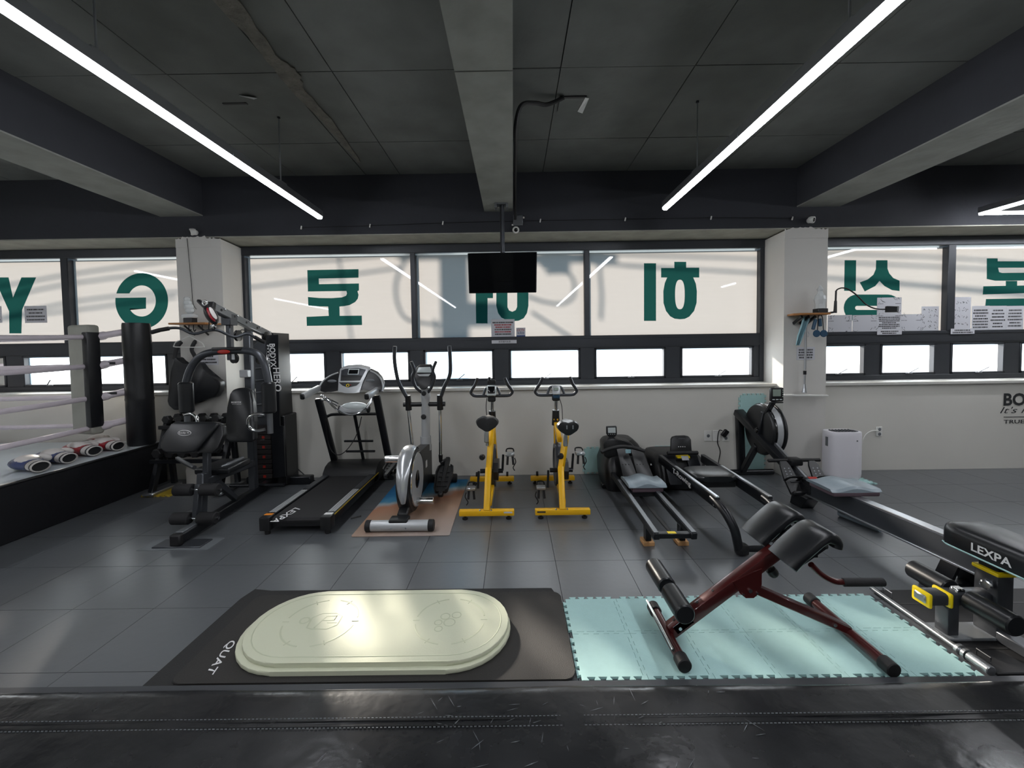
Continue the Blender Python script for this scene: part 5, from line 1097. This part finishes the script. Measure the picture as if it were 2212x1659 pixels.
# weight tower
tx0, tx1, ty0, ty1, tz = -2.99, -2.60, 4.50, 4.86, 1.70
for x in (tx0+.03,tx1-.03): part('guide_rod', cyl(BM(), (x-.0,4.66,.08),(x,4.66,tz), .012, n=12), 'steel_light', mg)
for k in range(11): part('weight_plate', box2(BM(), (tx0+.06,4.58,.10+.055*k),(tx1-.10,4.74,.15+.055*k),.004), 'weight_iron', mg)
for k in range(9): part('plate_number', box2(BM(), (-2.80,4.577,.112+.055*k),(-2.77,4.58,.14+.055*k)), 'red_plastic', mg, label='red number on a weight plate') if k % 2 == 0 else None
bm = BM()
pl = part('side_shroud', prism(BM(), [(tx1-.005,4.52,.05),(tx1-.005,4.86,.05),(tx1-.03,4.86,1.72),(tx1-.03,4.54,1.72)], (.02,0,0), .003), 'black_plastic', mg)
sf = part('front_shroud', prism(BM(), [fy(574,724,4.52),fy(601,723,4.52),fy(604,920,4.52),fy(612,921,4.51),fy(616,1030,4.50),fy(590,1033,4.50),fy(582,850,4.52)], (0,.02,0), .003), 'black_metal', mg)
u0, u1 = fy(588,742,4.515), fy(597,845,4.515)
lettering('shroud_lettering', 'BODYX', fy(589.5,768,4.512), V((.03,0,-1)), X1, .255, .062, 'print_white', mg, bold=.02)
lettering('shroud_lettering', 'HERO', fy(599,820,4.512), V((.05,0,-1)), X1, .26, .075, 'print_white', mg, bold=.02)
lettering('shroud_lettering', 'FITNESS', fy(580.5,772,4.512), V((.03,0,-1)), X1, .27, .022, 'print_white', mg, bold=.01)
part('inner_shroud', prism(BM(), [fy(548,745,4.60),fy(574,725,4.60),fy(580,1030,4.60),fy(560,1032,4.60)], (0,.02,0), .003), 'dark_grey_metal', mg, label='smoked plastic weight guard')
for k in range(8): part('guard_rib', cyl(BM(), fy(552,770+26*k,4.59), fy(572,768+26*k,4.59), .006, n=8), 'mid_grey_metal', mg)
part('lower_shroud', box2(BM(), (-2.64,4.60,.02),(-2.55,4.86,.80),.01), 'black_plastic', mg)
# uprights and boom
part('main_upright', bar(BM(), (-2.735,4.30,.08),(-2.735,4.30,1.72), .075,.06, bevel=.008), 'dark_grey_metal', mg)
part('front_upright', bar(BM(), (-2.73,4.02,1.44),(-2.73,4.02,1.80), .045,.055, bevel=.006), 'dark_grey_metal', mg)
bo0, bo1 = V((-2.70,3.74,1.93)), V((-2.76,4.72,1.70))
bmn = part('top_boom', bar(BM(), bo0, bo1, .06,.075, bevel=.008), 'mid_grey_metal', mg)
for t_ in (.1,.3,.5,.7,.9):
    q = bo0.lerp(bo1,t_); part('boom_hole', cyl(BM(), q+V((.030,0,0)), q+V((.034,0,0)), .012, n=10), 'black_rubber', bmn)
    part('boom_bolt', ellip(BM(), q+V((.033,.05,.01)), (.008,.010,.010)), 'chrome', bmn)
part('boom_cap', bar(BM(), bo0+V((0,-.02,.005)), bo0+V((0,.02,-.005)), .066,.082, bevel=.006), 'black_rubber', bmn)
part('boom_bracket', obox(BM(), (-2.73,4.02,1.83), (X1,Y1,Z1), (.09,.11,.11), .005), 'dark_grey_metal', mg)
for y, z in ((3.80,1.86),(4.14,1.68),(4.60,1.68)): part('pulley', lathe(BM(), [(0,-.014),(.05,-.014),(.055,-.012),(.046,0),(.055,.012),(.05,.014),(0,.014)], (-2.73,y,z), (1,0,0), 24), 'black_plastic', mg)
part('pulley_cable', tube(BM(), [(-2.715,3.76,1.88),(-2.705,3.72,1.80),(-2.70,3.70,1.72)], .005, 6), 'black_rubber', mg)
part('pulley_cable', tube(BM(), [(-2.73,4.0,1.66),(-2.73,4.2,1.74),(-2.74,4.6,1.72)], .005, 6), 'black_rubber', mg)
# lat bar
lY = 3.72
part('lat_bar', tube(BM(), [fy(330,717,3.60),fy(358,710,3.62),fy(388,709,3.65),fy(418,721,3.68),fy(450,714,lY),fy(472,714,3.76),fy(505,728,3.84),fy(532,721,3.92),fy(550,728,3.98),fy(568,738,4.06)], .0125, 10, sm=4), 'dark_grey_metal', mg)
part('bar_grip', tube(BM(), [fy(327,718,3.60),fy(345,713,3.61),fy(365,709.5,3.63)], .018, 10), 'foam_black', mg)
part('bar_grip', tube(BM(), [fy(550,728,3.98),fy(560,734,4.02),fy(571,739,4.07)], .018, 10), 'foam_black', mg)
part('bar_hook', torus(BM(), fy(462,705,3.72), (1,0,0), .022,.005,16,6), 'chrome', mg)
part('bar_carabiner', bar(BM(), fy(461,700,3.72), fy(461,712,3.72), .03,.012, bevel=.004), 'black_metal', mg)
# butterfly arms
aY = 4.0
arc = [(401,832),(406,812),(413,795),(424,778),(440,766),(462,760),(490,758),(520,757),(545,760),(560,768),(570,783),(576,805),(581,832)]
part('butterfly_frame', tube(BM(), [fy(x,y,aY) for x,y in arc], .034, 14, sm=4), 'dark_grey_metal', mg)
part('frame_crown', box2(BM(), fy(455,752,aY-.04)+V((0,0,-.03)), fy(535,752,aY+.06)+V((0,0,.012)), .012, 2), 'black_plastic', mg)
bd = part('crown_badge', ellip(BM(), fy(483,760,aY-.042), (.062,.006,.020)), 'red_plastic', mg, label='red oval badge'); 
for x, hx in ((401,396),(580,573)):
    a, b = fy(x,825,aY), fy(x+(-4 if x<450 else 4),905,aY); p_ = part('arm_pad', cyl(BM(), a, a+V((0,0,-.30)), .062, n=20, bev=.015), 'vinyl_pad', mg)
    part('arm_tube', cyl(BM(), a+V((0,.0,-.28)), a+V((0,0,-.50)), .026, n=14), 'mid_grey_metal', mg)
    q = a+V((0,-.05,-.36)); s = 1 if x < 450 else -1
    part('side_handle', tube(BM(), [q+V((s*.02,0,.05)),q+V((s*.10,-.02,.06)),q+V((s*.155,-.03,.02)),q+V((s*.155,-.03,-.06)),q+V((s*.10,-.02,-.10)),q+V((s*.02,0,-.09))], .015, 10, sm=5), 'chrome', mg)
for x, y in ((506,774),(562,776)): part('pulley', lathe(BM(), [(0,-.014),(.045,-.014),(.05,-.012),(.042,0),(.05,.012),(.045,.014),(0,.014)], fy(x,y,4.12), (.3,1,0), 24), 'black_plastic', mg)
part('adjust_block', obox(BM(), fy(531,807,4.26), (X1,Y1,Z1), (.085,.08,.075), .006), 'silver_plastic', mg)
# back pad
bp_ = part('back_pad', wpoly(BM(), [(487,950),(487,925),(491,880),(495,852),(502,842),(515,838),(532,838),(541,845),(546,870),(549,910),(550,950),(544,956),(495,956)], lambda x,y: 4.02+(956-y)/118*.14, (0,.06,0), .018, 3), 'vinyl_pad', mg, angle=60)
lettering('pad_lettering', 'BODYX', fy(511,869,4.105), X1, V((0,.26,.97)), .10, .014, 'print_white', bp_, ext=.004, bold=.02)
lettering('pad_lettering', 'FITNESS', fy(512,873,4.102), X1, V((0,.26,.97)), .09, .006, 'print_white', bp_, ext=.004)
# preacher curl pad
cpd = part('curl_pad', wpoly(BM(), [(344,960),(350,945),(366,917),(376,911),(462,911),(472,915),(466,925),(430,965),(420,976),(395,980),(356,979),(347,972)], lambda x,y: 3.44+(980-y)/69*.10, (0,.09,-.02), .018, 3), 'vinyl_pad', mg, angle=60)
part('curl_pad_side', wpoly(BM(), [(466,914),(480,920),(482,940),(470,968),(455,980),(425,978),(432,965)], lambda x,y: 3.47+(980-y)/69*.09, (0,.06,-.01), .012, 2), 'black_plastic', mg)
c0 = fy(399,935,3.475)
for a_, b_ in ((.055,.022),): part('pad_emblem', tube(BM(), [c0+V((a_*math.cos(2*PI*i/24), -.003, b_*math.sin(2*PI*i/24))) for i in range(24)], .0022, 6, closed=True), 'print_white', cpd)
lettering('pad_emblem_text', 'body X', c0+V((0,-.004,0)), X1, Z1, .085, .018, 'print_white', cpd, ext=.002, bold=.01)
part('curl_post', bar(BM(), (-2.70,3.60,.30),(-2.70,3.62,.72), .05,.05, bevel=.006), 'dark_grey_metal', mg)
part('front_post', bar(BM(), (-2.69,3.50,.08),(-2.70,3.56,.48), .06,.075, bevel=.008), 'dark_grey_metal', mg)
part('seat', prism(BM(), [(-2.86,3.66,.43),(-2.54,3.66,.43),(-2.56,4.00,.43),(-2.84,4.00,.43)], (0,0,.06), .018, 3), 'vinyl_pad', mg)
part('seat_support', bar(BM(), (-2.70,3.56,.40),(-2.72,4.28,.36), .06,.06, bevel=.008), 'dark_grey_metal', mg)
part('seat_brace', bar(BM(), (-2.71,3.70,.38),(-2.715,3.98,.10), .05,.05, bevel=.006), 'dark_grey_metal', mg)
for s in (-1,1): part('curl_handle', tube(BM(), [fy(478 if s>0 else 420,1010,3.72),fy(500 if s>0 else 400,1000,3.8),fy(524 if s>0 else 384,990,3.92)], .019, 10, sm=4), 'mid_grey_metal', mg)
for z, y in ((.36,3.48),(.13,3.44)):
    part('leg_roller', cyl(BM(), (-2.88,y,z),(-2.73,y,z), .05, n=20, bev=.008), 'foam_black', mg); part('leg_roller', cyl(BM(), (-2.66,y,z),(-2.51,y,z), .05, n=20, bev=.008), 'foam_black', mg)
    part('roller_axle', cyl(BM(), (-2.90,y,z),(-2.49,y,z), .012, n=12), 'chrome', mg)
part('leg_lever', bar(BM(), (-2.695,3.50,.40),(-2.695,3.45,.12), .045,.045, bevel=.006), 'dark_grey_metal', mg)
part('foot_bar', cyl(BM(), (-3.02,4.36,.10),(-2.45,4.36,.10), .02, n=12), 'black_metal', mg)
part('low_pulley_rod', cyl(BM(), fy(432,1078,3.55), fy(472,1058,3.85), .007, n=8), 'chrome', mg)

# ================================================================== DUMBBELL RACK behind the machine
dr = thing('dumbbell_rack', 'dark two-tier dumbbell rack in front of the left column', 'rack', (-3.5,4.5,.012))
for x in (-3.86,-3.14):
    part('rack_side', bar(BM(), (x,4.36,.03),(x,4.62,.80), .05,.06, up=(0,1,0), bevel=.006), 'black_metal', dr); part('rack_side', bar(BM(), (x,4.66,.03),(x,4.60,.70), .05,.05, up=(0,1,0), bevel=.006), 'black_metal', dr)
    part('rack_foot', box2(BM(), (x-.06,4.30,.013),(x+.06,4.70,.045),.008), 'steel_light', dr)
for z, y in ((.38,4.45),(.72,4.58)):
    for d in (-.07,.07): part('tier_rail', bar(BM(), (-3.88,y+d,z+d*.25),(-3.12,y+d,z+d*.25), .03,.04, bevel=.004), 'black_metal', dr)
def dumbbell(x, y, z, lab, s=1.):
    t = thing('dumbbell', lab, 'dumbbell', (x,y,z), 'dumbbells on the rack')
    part('handle', cyl(BM(), (x,y-.07*s,z+.052*s),(x,y+.07*s,z+.052*s), .014, n=12), 'chrome', t)
    for q in (-1,1): part('weight_head', cyl(BM(), (x,y+q*.05*s,z+.052*s),(x,y+q*.115*s,z+.052*s), .052*s, n=6, bev=.008), 'black_rubber', t)
for k in range(5):
    dumbbell(-3.78+.135*k, 4.58, .743, 'hexagonal black dumbbell on the top tier of the rack, number %s from the ring' % ('one two three four five'.split()[k]), .9)
    dumbbell(-3.78+.135*k, 4.45, .403, 'hexagonal black dumbbell on the lower tier of the rack, number %s from the ring' % ('one two three four five'.split()[k]), 1.)

# ================================================================== LEFT COLUMN: shelf, figure, body protector
sp = fy(430,700,4.60)
sh_ = thing('corner_shelf', 'small wooden shelf with hooks on the left column', 'shelf', (sp.x,4.66,sp.z))
a, b = fy(376,700,4.60), fy(447,700,4.60)
part('board', prism(BM(), [(a.x,4.52,a.z-.01),(a.x+.02,4.50,a.z-.01),(b.x+.05,4.50,a.z-.01),(b.x+.09,4.735,a.z-.01),(a.x+.04,4.735,a.z-.01)], (0,0,.018), .003), 'wood', sh_)
for x in (410,440): 
    q = fy(x,704,4.66); part('bracket', bar(BM(), q+V((0,.07,-.10)), q+V((0,-.08,0)), .016,.016, bevel=.002), 'black_metal', sh_)
for x in (408,418,437): part('hook', tube(BM(), [fy(x,702,4.58),fy(x,710,4.58),fy(x+2,716,4.56),fy(x+5,712,4.55)], .005, 6, sm=4), 'black_metal', sh_)
q = fy(411,690,4.62); fg = thing('crystal_trophy', 'clear trophy figure on a dark base on the left column shelf', 'trophy', (q.x,4.62,a.z+.009))
zz = a.z+.009
part('base', box2(BM(), (q.x-.05,4.58,zz),(q.x+.05,4.66,zz+.055),.004), 'black_plastic', fg); part('plinth', box2(BM(), (q.x-.07,4.575,zz+.055),(q.x+.06,4.665,zz+.10),.008), 'clear_plastic', fg)
bm = BM(); 
for r_, dx, dz in ((.05,0,.14),(.055,-.01,.18),(.045,-.02,.225),(.035,-.025,.265)): ellip(bm, (q.x+dx,4.62,zz+dz), (r_,.035,r_*.8), n=8, m=5)
part('figure', bm, 'clear_plastic', fg, kind='stuff')
bpY = 4.60
bpr = thing('body_protector', 'black boxing body protector hanging on a hanger by the left column', 'body protector', fy(418,830,bpY))
shape = [(372,782),(376,771),(383,772),(392,788),(402,790),(420,787),(430,783),(438,797),(450,812),(463,818),(473,823),(475,832),(472,845),(463,858),(440,864),(420,868),(406,876),(390,886),(374,886),(363,876),(360,866),(364,845),(368,810)]
part('protector_shell', wpoly(BM(), shape, bpY, (0,.10,0), .03, 3), 'pad_black', bpr, angle=60)
for pts in ([(377,776),(379,762),(384,748),(392,738)],[(424,786),(421,770),(414,755),(420,740),(424,738)]): part('shoulder_strap', tube(BM(), [fy(x,y,bpY+.04) for x,y in pts], .024, 8, sm=4, r2=.008), 'black_rubber', bpr)
hg = thing('coat_hanger', 'white wire coat hanger holding the body protector', 'hanger', fy(410,745,bpY+.03))
part('hanger_wire', tube(BM(), [fy(x,y,bpY+.03) for x,y in ((376,746),(380,739),(395,733),(408,727),(412,727),(424,734),(435,740),(440,747),(436,750),(380,749.5),(376,746))], .006, 8, sm=3), 'plate_white', hg)
part('hook', tube(BM(), [fy(x,y,bpY+.03) for x,y in ((409,728),(409,720),(413,714),(410,710))], .004, 6, sm=3), 'steel_light', hg)
solo('camera_cable', tube(BM(), [fy(x,y,CFR-.008) for x,y in ((404,515),(407,545),(410,580),(414,620),(417,655),(424,668))], .003, 6, sm=4), 'black_rubber', 'thin black cable running down the left column from the camera', 'cable')
gl = fy(452,665,4.05); q = thing('hanging_glove', 'black and red padded mitt hanging from the multi-gym boom', 'mitt', gl)
q0 = fy(456,680,3.64)
part('mitt_body', ellip(BM(), q0, (.045,.05,.095), ax=(V((.9,0,.43)),Y1,V((-.43,0,.9)))), 'black_plastic', q)
part('mitt_panel', ellip(BM(), q0+V((.018,-.022,.0)), (.016,.035,.07), ax=(V((.9,0,.43)),Y1,V((-.43,0,.9)))), 'red_leather', q)
part('mitt_trim', ellip(BM(), q0+V((.033,-.022,.012)), (.010,.03,.06), ax=(V((.9,0,.43)),Y1,V((-.43,0,.9)))), 'white_leather', q)
part('mitt_strap', bar(BM(), q0+V((-.11,0,.13)), q0+V((-.02,0,.04)), .04,.03, bevel=.01), 'black_plastic', q)
part('clip_ring', torus(BM(), q0+V((-.035,-.02,.10)), (0,1,0), .02,.007,14,6), 'chrome', q); part('clip_ring', torus(BM(), q0+V((.02,-.02,-.10)), (0,1,0), .014,.005,14,6), 'chrome', q)

# ================================================================== RIGHT COLUMN: shelf, bottle, phone holder, towel, rope, squeegee
a, b = fy(1708,679,4.60), fy(1787,676,4.60)
rs = thing('corner_shelf', 'small wooden shelf on the right column', 'shelf', ((a.x+b.x)/2,4.66,a.z))
part('board', prism(BM(), [(a.x,4.56,a.z-.012),(a.x+.06,4.52,a.z-.012),(b.x-.02,4.52,a.z-.012),(b.x+.03,4.735,a.z-.012),(a.x+.05,4.735,a.z-.012)], (0,0,.02), .003), 'wood', rs)
for x in (1727,1742,1756): q = fy(x,684,4.62); part('bracket', bar(BM(), q+V((0,.10,-.07)), q+V((0,-.04,0)), .02,.03, bevel=.003), 'black_metal', rs)
zz = a.z+.009; q = fy(1772,670,4.62)
tr = thing('crystal_trophy', 'clear crystal trophy on a dark base on the right column shelf', 'trophy', (q.x,4.62,zz))
part('base', box2(BM(), (q.x-.055,4.575,zz),(q.x+.055,4.665,zz+.05),.004), 'black_plastic', tr)
bm = BM()
lathe(bm, [(0,0),(.05,0),(.048,.05),(.058,.10),(.05,.14),(.03,.165),(.02,.19),(.032,.21),(.015,.24),(0,.26)], (q.x-.005,4.62,zz+.05), n=8); part('figure', bm, 'clear_plastic', tr, angle=10)
ph = thing('phone_holder', 'black gooseneck phone holder clamped to the right column shelf', 'phone holder', fy(1800,676,4.62))
part('clamp', bar(BM(), fy(1785,677,4.60), fy(1803,674,4.60), .03,.02, bevel=.004), 'black_plastic', ph)
part('clamp_post', cyl(BM(), fy(1804,676,4.60), fy(1805,650,4.60), .017,.013, 14), 'black_plastic', ph)
part('post_upper', cyl(BM(), fy(1805,652,4.60), fy(1806,628,4.60), .009, n=12), 'black_plastic', ph)
part('gooseneck', tube(BM(), [fy(x,y,Y) for x,y,Y in ((1806,632,4.60),(1808,626,4.60),(1818,622,4.59),(1830,624,4.58),(1845,633,4.56),(1858,645,4.55),(1870,657,4.54),(1885,665,4.53),(1900,668,4.52),(1918,668,4.52))], .007, 10, sm=4), 'black_rubber', ph)
hd = part('phone_cradle', wpoly(BM(), [(1917,661),(1943,661.5),(1942,674.5),(1916,674.5)], 4.50, (0,.03,0), .004), 'black_plastic', ph)
part('cradle_spring', wpoly(BM(), [(1938.5,663),(1941.5,663),(1941,673),(1938,673)], 4.497, (0,.004,0)), 'steel_light', hd)
tw = thing('towel', 'pale blue cloth hanging from the right column shelf', 'towel', fy(1735,700,4.60))
part('cloth', loft(BM(), [[fy(x+dx,y,4.62-.03*math.sin(k*1.9)) for k, dx in enumerate(d_)] for y, x, d_ in ((683,1735,(0,2,5,8,11,14)),(690,1733,(0,3,6,10,13,17)),(705,1729,(0,3,6,9,12,14)),(725,1722,(0,3,6,9,11,14)),(746,1719,(0,1,3,5,7,9)))], cap=False, closed=False), 'towel_blue', tw)
jr = thing('jump_rope', 'blue jump rope handles and round paddles hanging under the right column shelf', 'jump rope', fy(1770,700,4.6))
for p0, p1 in (((1762,690),(1756,712)),((1771,688),(1772,705))): part('rope_handle', cyl(BM(), fy(*p0,4.58), fy(*p1,4.58), .017, n=12, bev=.004), 'blue_plastic', jr)
for p0, p1 in (((1767,690),(1766,715)),((1776,684),(1779,714))): part('cord', tube(BM(), [fy(1769,681,4.58),fy(*p0,4.58),fy(*p1,4.58)], .0045, 6, sm=4), 'black_rubber', jr)
for x in (1764,1779.5): part('paddle', lathe(BM(), [(0,-.008),(.036,-.008),(.04,0),(.036,.008),(0,.008)], fy(x,720.5,4.58), (0,1,0), 24), 'blue_plastic', jr)
sq = thing('floor_squeegee', 'white floor squeegee hanging head down on the right column', 'squeegee', fy(1740,850,4.66))
part('handle', cyl(BM(), fy(1741,705,4.68), fy(1739,800,4.68), .011, n=12), 'steel_light', sq); part('collar', cyl(BM(), fy(1738.5,801,4.68), fy(1738.5,809,4.68), .016, n=12), 'black_plastic', sq)
part('lower_handle', cyl(BM(), fy(1738.5,809,4.68), fy(1738,832,4.68), .009, n=12), 'steel_light', sq); part('socket_cone', cyl(BM(), fy(1738,830,4.68), fy(1737.5,848,4.68), .012, .026, 14), 'steel_light', sq)
part('blade_head', bar(BM(), fy(1692,853.5,4.66), fy(1787,854.5,4.66), .05,.022, bevel=.009, seg=2), 'plate_white', sq)
part('hang_loop', tube(BM(), [fy(1745,728,4.68),fy(1748,722,4.68),fy(1745,716,4.68)], .003, 6, sm=3), 'steel_light', sq)
